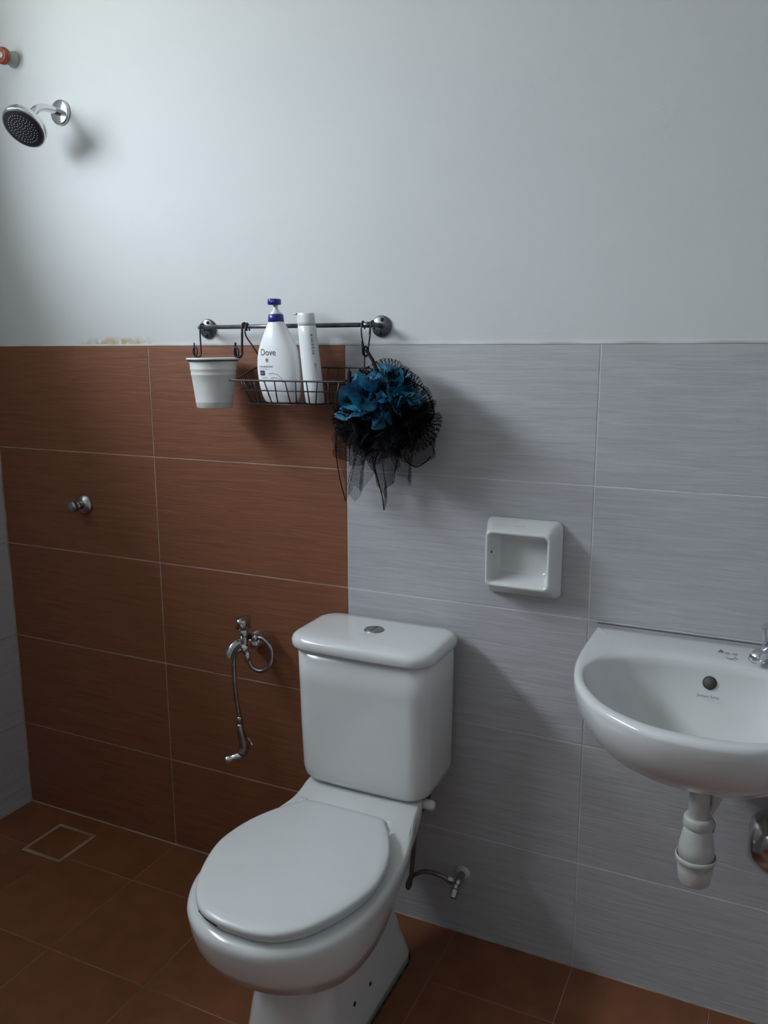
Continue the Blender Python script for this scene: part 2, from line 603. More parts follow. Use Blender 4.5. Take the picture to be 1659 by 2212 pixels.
def rrect(hw, y0, y1, r0, r1, n=8, bow=0.0):
    """rounded rectangle, y0 front (radius r0) to y1 back (radius r1); bow pushes the front middle out"""
    pts = []
    for cx_, cy_, r, a0 in ((hw - r0, y0 + r0, r0, -90), (hw - r1, y1 - r1, r1, 0), (-hw + r1, y1 - r1, r1, 90), (-hw + r0, y0 + r0, r0, 180)):
        for k in range(n + 1):
            a = math.radians(a0 + 90 * k / n)
            pts.append([cx_ + r * math.cos(a), cy_ + r * math.sin(a)])
    # subdivide the front run so it can bow
    a, c = pts[-1], pts[0]
    for k in range(1, 8):
        pts.append([a[0] + (c[0] - a[0]) * k / 8, a[1] + (c[1] - a[1]) * k / 8])
    ymid = (y0 + y1) / 2
    for p in pts:
        if p[1] < ymid:
            p[1] -= bow * max(0.0, 1 - (p[0] / hw) ** 2)
    return pts


def at(ring, z, dx=TX, dy=0):
    return [(p[0] + dx, p[1] + dy, z) for p in ring]


# pedestal
ped = [
    (0.000, 0.110, -0.560, -0.120, 0.050, 0.040),
    (0.025, 0.110, -0.558, -0.121, 0.050, 0.040),
    (0.060, 0.106, -0.552, -0.134, 0.050, 0.042),
    (0.110, 0.100, -0.545, -0.155, 0.050, 0.042),
    (0.180, 0.092, -0.530, -0.175, 0.050, 0.042),
    (0.240, 0.090, -0.510, -0.180, 0.050, 0.042),
    (0.300, 0.092, -0.490, -0.175, 0.050, 0.042),
    (0.360, 0.105, -0.470, -0.150, 0.055, 0.050),
    (0.400, 0.115, -0.450, -0.120, 0.055, 0.050)]
bm = loft(bmesh.new(), [at(rrect(hw, y0, y1, r0, r1), z) for z, hw, y0, y1, r0, r1 in ped])
pedestal = part('pedestal', bm, M['ceramic'], toilet)
for (sx, sy, sz) in ((0.1022, -0.350, 0.088), (0.1015, -0.424, 0.096), (-0.1022, -0.350, 0.088), (-0.1015, -0.424, 0.096)):
    s = 1 if sx > 0 else -1
    part('screw_hole', lathe(bmesh.new(), [(-0.004, 0.0052), (0.0012, 0.0052), (0.0018, 0.0042)], (TX + sx, sy, sz), (s, 0, 0.05), 14), M['dark'], toilet)
bm = loft(bmesh.new(), [at(rrect(0.1145, -0.564, -0.116, 0.052, 0.043), z) for z in (0.0, 0.003)])
part('floor_seal', bm, M['sealant'], toilet, False)

# bowl and deck : rings share one parametrisation
rim = [(0, -0.712), (0.075, -0.700), (0.142, -0.655), (0.184, -0.580), (0.196, -0.495), (0.193, -0.405), (0.183, -0.325),
       (0.167, -0.262), (0.154, -0.215), (0.149, -0.165), (0.128, -0.120), (0.115, -0.060), (0.090, -0.024), (0, -0.020)]


def shrink(pts, sx, front, back, k=1.0):
    """scale half-width by sx and remap y so that front/back ends move"""
    y0, y1 = pts[0][1], pts[-1][1]
    return [(x * sx, back + (y - y1) / (y0 - y1) * (front - back)) for x, y in pts]


levels = [
    # z, sx, front, back
    (0.192, 0.28, -0.500, -0.30),
    (0.200, 0.46, -0.540, -0.28),
    (0.220, 0.61, -0.582, -0.25),
    (0.245, 0.72, -0.614, -0.22),
    (0.270, 0.81, -0.642, -0.19),
    (0.298, 0.875, -0.666, -0.155),
    (0.2985, 0.910, -0.677, -0.150),
    (0.330, 0.945, -0.693, -0.110),
    (0.362, 0.975, -0.705, -0.060),
    (0.385, 0.985, -0.711, -0.022),
    (0.398, 0.995, -0.713, -0.020),
    (0.407, 0.990, -0.709, -0.021),
    (0.412, 0.972, -0.702, -0.023),
    (0.414, 0.940, -0.690, -0.030)]


def lift(p, z):
    """the deck rises towards the tank"""
    y = p[1]
    if z < 0.34:
        return z
    t_ = min(1.0, max(0.0, (y + 0.27) / 0.11))
    t_ = t_ * t_ * (3 - 2 * t_)
    return z + 0.031 * t_ * (z - 0.34) / 0.074


rings = []
for z, sx, fr, bk in levels:
    rg = sym(shrink(rim, sx, fr, bk), 5)
    rings.append([(p.x + TX, p.y, lift(p, z)) for p in rg])
bowl = part('bowl', loft(bmesh.new(), rings), M['ceramic'], toilet)

# seat ring and lid
lid_o = [(0, -0.702), (0.045, -0.699), (0.088, -0.683), (0.128, -0.643), (0.163, -0.575), (0.183, -0.500), (0.181, -0.440), (0.167, -0.382),
         (0.140, -0.325), (0.112, -0.284), (0.098, -0.268), (0.05, -0.264), (0, -0.264)]


def slab(outline, zs, sc):
    cy_ = -0.47
    return [[(p.x * s + TX, (p.y - cy_) * s + cy_, z + dz(p)) for p in sym(outline, 6)] for z, s in zip(zs, sc)]


def dz(p):
    return 0.0


bm = loft(bmesh.new(), slab(lid_o, (0.4165, 0.4175, 0.4265, 0.4275), (0.945, 0.952, 0.952, 0.94)))
part('seat', bm, M['seat_plastic'], toilet)
bm = loft(bmesh.new(), slab(lid_o, (0.4300, 0.4305, 0.4330, 0.4400, 0.4435, 0.4460, 0.4480), (0.90, 0.985, 0.998, 1.0, 0.99, 0.965, 0.90)))
part('seat_lid', bm, M['seat_plastic'], toilet)
# dark strip in the notch under the front edge of the lid
part('lid_notch_strip', tube(bmesh.new(), [(TX - 0.095, -0.675, 0.4285), (TX - 0.07, -0.688, 0.4285), (TX - 0.04, -0.696, 0.4285)], 0.0025, 6), M['dark'], toilet)
for s in (1, -1):
    bm = lathe(bmesh.new(), [(0, 0.011), (0.016, 0.011), (0.019, 0.008)], (TX + s * 0.113, -0.262, 0.419), (0, 0, 1), 18)
    hg = part('hinge', bm, M['seat_plastic'], toilet)
# tank
tank_l = [(0.4470, 0.140, -0.178, -0.030), (0.4500, 0.156, -0.190, -0.022), (0.4600, 0.1635, -0.1955, -0.018), (0.480, 0.1665, -0.198, -0.018),
          (0.60, 0.1690, -0.201, -0.018), (0.70, 0.1700, -0.203, -0.018), (0.790, 0.1705, -0.205, -0.018)]
bm = loft(bmesh.new(), [at(rrect(hw, y0, y1, 0.045, 0.015, bow=0.004), z) for z, hw, y0, y1 in tank_l])
tank = part('tank', bm, M['ceramic'], toilet)
lid_l = [(0.7845, 0.176, -0.210, -0.014, 0.050), (0.7850, 0.1810, -0.2155, -0.010, 0.052), (0.7890, 0.1830, -0.218, -0.009, 0.054),
         (0.8000, 0.1835, -0.2185, -0.009, 0.054), (0.8080, 0.1810, -0.2155, -0.011, 0.053), (0.8130, 0.1750, -0.2090, -0.014, 0.050),
         (0.8155, 0.1670, -0.2010, -0.018, 0.046), (0.8170, 0.145, -0.180, -0.040, 0.040), (0.8175, 0.05, -0.12, -0.09, 0.012)]
bm = loft(bmesh.new(), [at(rrect(hw, y0, y1, r, min(r, 0.042), bow=0.007), z) for z, hw, y0, y1, r in lid_l])
tank_lid = part('tank_lid', bm, M['ceramic'], toilet)
bt = part('flush_button', lathe(bmesh.new(), [(0, 0.024), (0.002, 0.024), (0.0035, 0.0225), (0.003, 0.0195), (0.0045, 0.018), (0.005, 0.0)],
                                (TX - 0.002, -0.105, 0.8165), (0, 0, 1), 32), M['satin_chrome'], toilet)
part('button_split', bx(TX - 0.0025, TX - 0.0015, -0.122, -0.088, 0.8205, 0.8220), M['dark'], bt, False)
text_mesh('Johnson Suisse', 0.0075, lambda x, z: (TX + x, -0.142 + z, 0.8180), 'lettering', M['pale_ink'], toilet)
# tank bolt and nut under the right end of the tank
part('tank_bolt', lathe(bmesh.new(), [(0, 0.012), (0.034, 0.012), (0.040, 0.009), (0.042, 0.0)], (-0.343, -0.150, 0.430), (1, 0, 0), 18), M['white_plastic'], toilet)

# ------------------------------------------------------------------ water supply: hose and angle valve
t = thing('angle_valve', 'dull chrome angle valve on the grey wall tiles low down right of the toilet', 'valve', (-0.283, 0, 0.171))
part('wall_flange', lathe(bmesh.new(), [(0, 0.019), (0.002, 0.019), (0.006, 0.013), (0.007, 0.010)], (-0.283, 0.0, 0.171), (0, -1, 0), 24), M['white_plastic'], t)
bm = tube(bmesh.new(), [(-0.283, 0.0, 0.171), (-0.283, -0.030, 0.169), (-0.284, -0.048, 0.166)], 0.0085, 14)
part('body', bm, M['satin_chrome'], t)
part('handle', lathe(bmesh.new(), [(0, 0.0075), (0.008, 0.009), (0.012, 0.013), (0.030, 0.011), (0.033, 0.006)], (-0.284, -0.046, 0.166), (-0.05, -0.62, -0.78), 8), M['satin_chrome'], t, False)
part('outlet_nut', lathe(bmesh.new(), [(0, 0.007), (0.004, 0.0095), (0.016, 0.0095), (0.020, 0.007)], (-0.291, -0.040, 0.168), (-1, -0.15, 0.15), 6), M['satin_chrome'], t, False)
hose = tube(bmesh.new(), [(-0.308, -0.043, 0.172), (-0.335, -0.046, 0.180), (-0.370, -0.050, 0.180), (-0.400, -0.055, 0.160), (-0.408, -0.060, 0.142),
                          (-0.407, -0.062, 0.130), (-0.400, -0.064, 0.150), (-0.394, -0.066, 0.20), (-0.388, -0.07, 0.26), (-0.375, -0.08, 0.34), (-0.345, -0.09, 0.40), (-0.335, -0.095, 0.446)],
            0.0058, 10, 6)
o = obj('supply_hose', hose, M['braid'])
o['label'] = 'thin dark braided water hose looping from the angle valve up to the toilet tank'
o['category'] = 'hose'

# ------------------------------------------------------------------ wash basin
BX = 0.270
BZ = 0.872
basin = thing('wash_basin', 'white ceramic wall-hung wash basin on grey tiles at the right edge', 'basin', (BX, 0, 0.65))
outer = [(0, -0.492), (0.085, -0.478), (0.165, -0.425), (0.218, -0.345), (0.243, -0.255), (0.250, -0.165), (0.250, -0.07), (0.2495, -0.004), (0.2485, 0.0), (0.16, 0.0), (0.08, 0.0), (0, 0.0)]
inner = [(0, -0.462), (0.080, -0.450), (0.150, -0.408), (0.200, -0.340), (0.219, -0.275), (0.212, -0.225), (0.195, -0.190), (0.172, -0.165), (0.150, -0.152), (0.105, -0.137), (0.055, -0.131), (0, -0.130)]


def bring(pts, s, z, cy_=0.0, dzf=None):
    return [(BX + p.x * s, cy_ + (p.y - cy_) * s, z + (dzf(p) if dzf else 0)) for p in sym(pts, 5)]


def mixpts(a, c, k):
    return [(p[0] * (1 - k) + q[0] * k, p[1] * (1 - k) + q[1] * k) for p, q in zip(a, c)]


R = []
for z, s in ((0.655, 0.22), (0.660, 0.36), (0.672, 0.50), (0.690, 0.635), (0.712, 0.745), (0.738, 0.835), (0.770, 0.915), (0.805, 0.968), (0.835, 0.993), (0.853, 1.0)):
    R.append(bring(outer, s, z))
front_dip = lambda p: -0.008 * max(0.0, min(1.0, (-p.y - 0.1) / 0.3))
R.append(bring(outer, 0.999, 0.8640, dzf=front_dip))
for k_, z_ in ((0.10, 0.8690), (0.24, 0.8712), (0.45, 0.8722), (0.70, 0.8722), (0.85, 0.8712)):
    R.append(bring(mixpts(outer, inner, k_), 1.0, z_, dzf=front_dip))
R.append(bring(mixpts(outer, inner, 0.95), 1.0, 0.8690, dzf=front_dip))
R.append(bring(mixpts(outer, inner, 1.02), 1.0, 0.8620, dzf=front_dip))
for s, z in ((0.975, 0.847), (0.93, 0.822), (0.86, 0.795), (0.76, 0.772), (0.62, 0.754), (0.45, 0.742), (0.28, 0.736), (0.12, 0.733)):
    R.append(bring(inner, s, z, cy_=-0.25))
bm = loft(bmesh.new(), R)
bb = part('bowl', bm, M['ceramic'], basin)
part('overflow_hole', lathe(bmesh.new(), [(-0.004, 0.0130), (0.0006, 0.0130), (0.0010, 0.0120)], (BX - 0.004, -0.1385, 0.828), (0, -1, 0.33), 24), M['dark'], basin)
part('overflow_hole_back', lathe(bmesh.new(), [(0.0, 0.0112), (0.0013, 0.0112)], (BX - 0.004, -0.1385, 0.828), (0, -1, 0.33), 24), M['hole_grey'], basin)
part('drain_ring', lathe(bmesh.new(), [(0, 0.030), (0.002, 0.030), (0.003, 0.026), (0.001, 0.02), (0, 0.0)], (BX, -0.25, 0.7335), (0, 0, 1), 28), M['chrome'], basin)


def on_bowl(x, z):   # lettering on the inner back slope under the overflow
    zz = 0.806 + z
    return (BX - 0.004 + x, -0.1462 - (0.822 - zz) * 0.40 - 0.0022, zz)


text_mesh('Johnson Suisse', 0.0068, on_bowl, 'lettering', M['ink'], basin)
# print too small to read: a row of short strokes of uneven length


def strokes(fn, x0, x1, z, h, n, m_, parent, seed=1, vertical=False):
    rr = random.Random(seed)
    b = bmesh.new()
    w = (x1 - x0) / n
    for k in range(n):
        if rr.random() < 0.12:
            continue
        a = x0 + k * w
        c = a + w * rr.uniform(0.45, 0.8)
        hh = h * rr.uniform(0.6, 1.0)
        q = [(a, z - h / 2), (c, z - h / 2), (c, z - h / 2 + hh), (a, z - h / 2 + hh)]
        if vertical:
            q = [(zz, xx) for xx, zz in q]
        b.faces.new([b.verts.new(fn(*p)) for p in q])
    bmesh.ops.recalc_face_normals(b, faces=b.faces)
    return part('printed_mark', b, m_, parent, False)


# pale sticker-like mark on the deck
mk = text_mesh('A', 0.016, lambda x, z: (BX + 0.009 + x, -0.076 + z * 1.7, 0.8738), 'printed_mark', M['ink'], basin)
strokes(lambda x, z: (BX + x, -0.080 + z, 0.8738), 0.018, 0.040, 0.0, 0.010, 5, M['grey_ink'], basin, 3)
bm = tube(bmesh.new(), [(BX + 0.020, -0.102, 0.8737), (BX + 0.025, -0.112, 0.8737), (BX + 0.034, -0.110, 0.8737), (BX + 0.038, -0.098, 0.8737)], 0.0008, 5, 3)
part('printed_mark', bm, M['grey_ink'], basin)
# thin dark grey line between basin and wall
part('wall_line', bx(BX - 0.249, BX + 0.249, -0.0012, 0.0025, 0.8725, 0.8748), M['gap_grey'], basin, False)
# rusty fixings under the basin
part('fixing', lathe(bmesh.new(), [(0, 0.011), (0.010, 0.010), (0.012, 0.0)], (BX - 0.012, -0.225, 0.659), (0, 0, -1), 12), M['rust'], basin)

# tap
t = thing('pillar_tap', 'small chrome pillar tap standing on the right part of the basin deck', 'tap', (0.383, -0.075, 0.8725))
QX, QY = 0.374, -0.075
part('base', lathe(bmesh.new(), [(0, 0.027), (0.003, 0.027), (0.006, 0.023), (0.016, 0.020), (0.028, 0.019), (0.033, 0.014), (0.037, 0.010)], (QX, QY, 0.8725), (0, 0, 1), 28), M['chrome'], t)
bm = loft(bmesh.new(), [[(QX + ux * q + vx * w * math.cos(a), QY + uy * q + vy * w * math.cos(a), z + h * math.sin(a)) for a in [2 * PI * k / 16 for k in range(16)]]
                        for ux, uy, vx, vy in ((-0.50, -0.866, 0.866, -0.50),)
                        for q, z, w, h in ((0.0, 0.893, 0.018, 0.014), (0.020, 0.893, 0.018, 0.014), (0.045, 0.891, 0.0165, 0.012), (0.060, 0.889, 0.015, 0.011), (0.067, 0.886, 0.012, 0.008))])
part('spout', bm, M['chrome'], t)
bm = bmesh.new()
rg = []
for z, r_ in ((0.906, 0.012), (0.909, 0.0165), (0.920, 0.0185), (0.934, 0.0215), (0.938, 0.0215), (0.940, 0.0175)):
    rg.append([(QX - 0.003 + r_ * (1 + 0.07 * (-1) ** k) * math.cos(2 * PI * k / 20), QY + r_ * (1 + 0.07 * (-1) ** k) * math.sin(2 * PI * k / 20), z) for k in range(20)])
part('handle', loft(bm, rg), M['acrylic'], t, False)

# bottle trap
PX, PY = 0.268, -0.20
t = thing('bottle_trap', 'off-white plastic bottle trap hanging under the wash basin', 'drain trap', (PX, PY, 0.435))
part('tailpipe', lathe(bmesh.new(), [(0, 0.0195), (0.075, 0.0200), (0.085, 0.0235), (0.102, 0.0250)], (PX, PY, 0.5555), (0, 0, 1), 28), M['trap_plastic'], t)
part('nut', lathe(bmesh.new(), [(0, 0.026), (0.002, 0.0285), (0.018, 0.0275), (0.022, 0.0255), (0.022, 0.020)], (PX, PY, 0.556), (0, 0, 1), 28), M['trap_plastic'], t)
part('upper_body', lathe(bmesh.new(), [(0, 0.0345), (0.028, 0.0325), (0.056, 0.0275), (0.066, 0.0250), (0.070, 0.022)], (PX, PY, 0.489), (0, 0, 1), 32), M['trap_plastic'], t)
part('cup', lathe(bmesh.new(), [(0, 0.018), (0.002, 0.0265), (0.006, 0.0300), (0.034, 0.0335), (0.050, 0.0355), (0.052, 0.0385), (0.060, 0.0385), (0.062, 0.0365), (0.0585, 0.0350)],
                  (PX, PY, 0.434), (0, 0, 1), 36), M['trap_plastic'], t)
part('outlet_pipe', tube(bmesh.new(), [(PX + 0.01, PY + 0.015, 0.585), (PX + 0.03, PY + 0.06, 0.612), (PX + 0.04, PY + 0.12, 0.615), (PX + 0.04, 0.0, 0.615)], 0.0155, 16, 5), M['trap_plastic'], t)
part('overflow_arm', tube(bmesh.new(), [(PX + 0.014, PY + 0.006, 0.583), (PX + 0.026, PY, 0.606), (PX + 0.025, PY - 0.004, 0.635)], 0.007, 10, 4), M['trap_plastic'], t)
part('clip', tube(bmesh.new(), [(PX + 0.018, PY - 0.016, 0.592), (PX + 0.026, PY - 0.014, 0.585), (PX + 0.031, PY - 0.010, 0.570), (PX + 0.028, PY - 0.012, 0.556)], 0.0011, 6, 4), M['satin_chrome'], t)

# stainless paper holder at the right edge
t = thing('paper_holder', 'polished stainless steel round paper holder on the grey wall below the basin', 'paper holder', (0.46, -0.08, 0.48))
HC = (-0.085, 0.492)
prof = [(0.3575, 0.002), (0.3578, 0.030), (0.3600, 0.040), (0.3700, 0.050), (0.385, 0.060), (0.402, 0.067), (0.425, 0.0715), (0.46, 0.073), (0.50, 0.0715), (0.523, 0.067), (0.54, 0.060), (0.555, 0.050), (0.565, 0.040), (0.567, 0.002)]
part('cover', lathe(bmesh.new(), [(a - 0.3575, r) for a, r in prof], (0.3575, HC[0], HC[1]), (1, 0, 0), 48), M['steel'], t)
part('seam', lathe(bmesh.new(), [(0.0, 0.0738), (0.0025, 0.0738)], (0.455, HC[0], HC[1]), (1, 0, 0), 48), M['satin_chrome'], t)
part('wall_mount', bx(0.42, 0.50, -0.03, 0.0, 0.46, 0.525, bevel=0.003), M['steel'], t, False)

# ------------------------------------------------------------------ ceramic soap dish
t = thing('soap_dish', 'white ceramic square soap dish with open recess on the grey tiles above the basin', 'soap dish', (-0.1495, 0, 1.005))


def rr2(x0, x1, z0, z1, r, y, n=5):
    pts = []
    for cx_, cz_, a0 in ((x1 - r, z1 - r, 0), (x0 + r, z1 - r, 90), (x0 + r, z0 + r, 180), (x1 - r, z0 + r, 270)):
        for k in range(n + 1):
            a = math.radians(a0 + 90 * k / n)
            pts.append((cx_ + r * math.cos(a), y, cz_ + r * math.sin(a)))
    return pts


R = [rr2(-0.237, -0.062, 0.917, 1.094, 0.016, 0.0),
     rr2(-0.237, -0.062, 0.917, 1.094, 0.016, -0.007),
     rr2(-0.235, -0.064, 0.921, 1.092, 0.018, -0.014),
     rr2(-0.2285, -0.070, 0.933, 1.083, 0.017, -0.036),
     rr2(-0.2240, -0.0745, 0.942, 1.075, 0.014, -0.052),
     rr2(-0.2225, -0.0760, 0.945, 1.0725, 0.013, -0.057),
     rr2(-0.2205, -0.0780, 0.9475, 1.070, 0.012, -0.059),
     rr2(-0.2175, -0.0810, 0.951, 1.067, 0.012, -0.0585),
     rr2(-0.2155, -0.0835, 0.9545, 1.0645, 0.011, -0.054),
     rr2(-0.2120, -0.0880, 0.960, 1.060, 0.012, -0.030),
     rr2(-0.2060, -0.0930, 0.968, 1.054, 0.014, -0.009),
     rr2(-0.2000, -0.0990, 0.974, 1.048, 0.014, -0.006)]
part('body', loft(bmesh.new(), R), M['ceramic'], t)
part('chip', lathe(bmesh.new(), [(0, 0.0032), (0.0009, 0.0026)], (-0.2135, -0.042, 1.020), (1, 0, 0), 8), M['dark'], t)
text_mesh('Johnson Suisse', 0.0042, lambda x, z: (-0.150 + x, -0.038 + z * 0.9, 1.0835 + z * 0.45), 'lettering', M['grey_ink'], t)

# ------------------------------------------------------------------ shower head, stop valve, plugged pipe
SX, SZ = -1.449, 2.087
t = thing('shower_head', 'chrome shower head with round black face on a bent arm from the white wall', 'shower head', (SX, 0, SZ))
part('wall_plate', lathe(bmesh.new(), [(0, 0.0325), (0.004, 0.0325), (0.0075, 0.0305), (0.0085, 0.027), (0.0088, 0.0)], (SX, 0.003, SZ), (0, -1, 0), 40), M['chrome'], t)
part('arm', tube(bmesh.new(), [(SX, 0, SZ), (SX, -0.035, SZ + 0.001), (SX, -0.065, SZ - 0.003), (SX, -0.088, SZ - 0.016), (SX, -0.101, SZ - 0.036)], 0.0098, 16, 6), M['chrome'], t)
nrm = Vector((0.04, -0.68, -0.73)).normalized()
ap = Vector((SX, -0.101, SZ - 0.036))
part('ball_joint', lathe(bmesh.new(), [(-0.004, 0.012), (0.004, 0.0145), (0.010, 0.0135), (0.013, 0.011)], ap, nrm, 24), M['chrome'], t)
hb = part('head', lathe(bmesh.new(), [(0.008, 0.010), (0.012, 0.018), (0.016, 0.036), (0.021, 0.050), (0.026, 0.0545), (0.040, 0.0565), (0.043, 0.0555), (0.0435, 0.052)], ap, nrm, 48), M['chrome'], t)
fc = part('spray_face', lathe(bmesh.new(), [(0.0405, 0.0525), (0.0445, 0.0520), (0.0455, 0.050), (0.0455, 0.0)], ap, nrm, 48), M['rubber'], t)
bm = bmesh.new()
u1 = Vector((1, 0, 0)); u1 = (u1 - nrm * u1.dot(nrm)).normalized(); v1 = nrm.cross(u1)
for k, cnt in enumerate((1, 6, 12, 18, 24, 30)):
    rad = 0.0075 * k
    for q in range(cnt):
        a = 2 * PI * q / cnt + k * 0.2
        c = ap + nrm * 0.0448 + (u1 * math.cos(a) + v1 * math.sin(a)) * rad
        lathe(bm, [(0, 0.0012), (0.0022, 0.0007)], c, nrm, 6)
o = part('nozzles', bm, M['nozzle'], fc)
o['kind'] = 'stuff'

t = thing('stop_valve', 'small round chrome push valve on the upper brown wall tiles', 'valve', (-1.465, 0, 1.025))
part('wall_plate', lathe(bmesh.new(), [(0, 0.030), (0.003, 0.030), (0.010, 0.026), (0.016, 0.018), (0.018, 0.014)], (-1.465, 0, 1.025), (0, -1, 0), 36), M['satin_chrome'], t)
part('stem', lathe(bmesh.new(), [(0, 0.012), (0.026, 0.012)], (-1.465, -0.012, 1.025), (0, -1, 0), 20), M['satin_chrome'], t)
part('knob', lathe(bmesh.new(), [(0, 0.013), (0.002, 0.0155), (0.016, 0.0165), (0.018, 0.015), (0.0185, 0.0)], (-1.465, -0.036, 1.025), (0, -1, 0), 28), M['satin_chrome'], t)

t = thing('pipe_plug', 'red-brown ring plug on a pale pipe stub above the shower head', 'pipe fitting', (-1.605, 0, 2.238))
part('collar', lathe(bmesh.new(), [(0, 0.021), (0.004, 0.021), (0.008, 0.018), (0.03, 0.0165)], (-1.605, 0.003, 2.238), (0, -1, 0), 28), M['pvc_grey'], t)
part('ring', lathe(bmesh.new(), [(0, 0.012), (0.001, 0.0195), (0.005, 0.022), (0.013, 0.022), (0.018, 0.0185), (0.019, 0.011), (0.013, 0.0095), (0.012, 0.0)], (-1.605, -0.024, 2.238), (0, -1, 0), 12), M['copper'], t)
part('core', lathe(bmesh.new(), [(0, 0.0085), (0.008, 0.0085), (0.009, 0.006)], (-1.605, -0.033, 2.238), (0, -1, 0), 16), M['pvc_grey'], t)

# ------------------------------------------------------------------ bidet tap with hose and hand sprayer
t = thing('bidet_tap', 'chrome two-way tap with bent spout on brown tiles left of the toilet tank', 'tap', (-0.878, 0, 0.697))
TZ = 0.700
part('wall_flange', lathe(bmesh.new(), [(0, 0.026), (0.003, 0.026), (0.010, 0.0235), (0.026, 0.0185), (0.032, 0.013)], (-0.878, 0, TZ), (0, -1, 0), 32), M['chrome'], t)
part('body', tube(bmesh.new(), [(-0.878, -0.02, TZ), (-0.878, -0.050, TZ), (-0.878, -0.078, TZ)], 0.0115, 18), M['chrome'], t)
part('valve_column', lathe(bmesh.new(), [(0, 0.011), (0.020, 0.0125), (0.026, 0.0105), (0.034, 0.0105), (0.038, 0.013), (0.055, 0.013)], (-0.878, -0.064, TZ - 0.004), (0, 0, 1), 20), M['dark_chrome'], t)
part('spout', tube(bmesh.new(), [(-0.878, -0.062, TZ + 0.012), (-0.883, -0.080, TZ + 0.016), (-0.890, -0.096, TZ + 0.010), (-0.896, -0.106, TZ - 0.006), (-0.898, -0.109, TZ - 0.018)], 0.0100, 16, 6), M['dark_chrome'], t)
bm = loft(bmesh.new(), [[(-0.878 + hx * sx, -0.064 + hy * sy, z) for sx, sy in
                        [(math.cos(2 * PI * k / 16), math.sin(2 * PI * k / 16)) for k in range(16)]]
                        for z, hx, hy in ((TZ + 0.048, 0.013, 0.014), (TZ + 0.052, 0.0165, 0.022), (TZ + 0.072, 0.0170, 0.026), (TZ + 0.079, 0.0150, 0.024), (TZ + 0.081, 0.006, 0.010))])
part('handle', bm, M['dark_chrome'], t)
part('side_outlet', lathe(bmesh.new(), [(0, 0.0085), (0.018, 0.0085), (0.019, 0.0105), (0.030, 0.0105), (0.032, 0.007)], (-0.876, -0.052, TZ + 0.026), (0.9, 0.1, -0.05), 8), M['dark_chrome'], t)
part('hose_holder', lathe(bmesh.new(), [(0, 0.008), (0.012, 0.0095), (0.030, 0.0075)], (-0.874, -0.058, TZ - 0.012), (0.05, -0.05, -1), 14), M['chrome'], t)

t = thing('bidet_sprayer', 'chrome hand sprayer hanging from its looped ribbed hose below the bidet tap', 'bidet sprayer', (-0.905, -0.06, 0.40))
hp = [(-0.846, -0.048, 0.725), (-0.828, -0.046, 0.722), (-0.808, -0.044, 0.700), (-0.806, -0.044, 0.672), (-0.815, -0.046, 0.648), (-0.838, -0.050, 0.634),
      (-0.862, -0.054, 0.642), (-0.872, -0.058, 0.668), (-0.876, -0.066, 0.690), (-0.886, -0.078, 0.694), (-0.900, -0.080, 0.670), (-0.905, -0.076, 0.62), (-0.906, -0.070, 0.56), (-0.904, -0.066, 0.52), (-0.902, -0.064, 0.493)]
HP = crom(hp, 22)
nH = len(HP)
hose_o = part('hose', tube(bmesh.new(), HP, 0.0060, 10, rfun=lambda q: 1 + 0.10 * math.sin(q * nH * PI * 0.9)), M['satin_chrome'], t)
part('connector', lathe(bmesh.new(), [(0, 0.006), (0.003, 0.0085), (0.016, 0.0085), (0.019, 0.0072), (0.030, 0.0078)], (-0.902, -0.064, 0.500), (0.02, 0.02, -1), 16), M['satin_chrome'], t)
part('handle', tube(bmesh.new(), [(-0.902, -0.064, 0.478), (-0.899, -0.063, 0.455), (-0.894, -0.061, 0.430), (-0.891, -0.062, 0.408), (-0.896, -0.070, 0.392)], 0.0105, 16, 5,
                    rfun=lambda q: 0.85 + 0.35 * math.sin(q * PI * 0.8)), M['satin_chrome'], t)
part('nozzle', lathe(bmesh.new(), [(0, 0.0095), (0.012, 0.0105), (0.030, 0.0100), (0.032, 0.0085), (0.038, 0.0105), (0.050, 0.0105), (0.051, 0.008)], (-0.894, -0.064, 0.390), (-0.66, -0.70, -0.14), 20), M['chrome'], t)
part('trigger', tube(bmesh.new(), [(-0.893, -0.055, 0.440), (-0.884, -0.050, 0.430), (-0.879, -0.048, 0.420), (-0.874, -0.048, 0.414)], 0.0040, 8, 4), M['chrome'], t)

# ------------------------------------------------------------------ wall rail
RZ, RY = 1.522, -0.041
t = thing('wall_rail', 'dark grey steel rail between two round wall flanges above the tile edge', 'rail', (-0.752, 0, RZ))
for fx_ in (-0.9985, -0.505):
    fl = part('flange', lathe(bmesh.new(), [(0, 0.0248), (0.004, 0.0248), (0.006, 0.0225), (0.0065, 0.0)], (fx_, 0.003, RZ - 0.003), (0, -1, 0), 36), M['rack_metal'], t)
    for s in (1, -1):
        part('screw', lathe(bmesh.new(), [(0, 0.0045), (0.002, 0.004), (0.0022, 0.0)], (fx_ + s * 0.003, -0.003, RZ - 0.003 + s * 0.0155), (0, -1, 0), 12), M['dark'], fl)
    sg = 1 if fx_ < -0.8 else -1
    part('bracket_arm', tube(bmesh.new(), [(fx_, -0.001, RZ - 0.002), (fx_, -0.020, RZ - 0.001), (fx_ + sg * 0.001, -0.034, RZ), (fx_ + sg * 0.008, RY, RZ)], 0.0056, 12, 4), M['rack_metal'], t)
part('bar', tube(bmesh.new(), [(-0.991, RY, RZ), (-0.53, RY, RZ)], 0.0052, 14), M['rack_metal'], t)
part('bar_sleeve', tube(bmesh.new(), [(-0.533, RY, RZ), (-0.511, RY, RZ)], 0.0068, 14), M['rack_metal'], t)
part('end_pin', tube(bmesh.new(), [(-0.514, RY - 0.002, RZ - 0.004), (-0.515, RY - 0.002, RZ - 0.022)], 0.0016, 8), M['wire'], t)

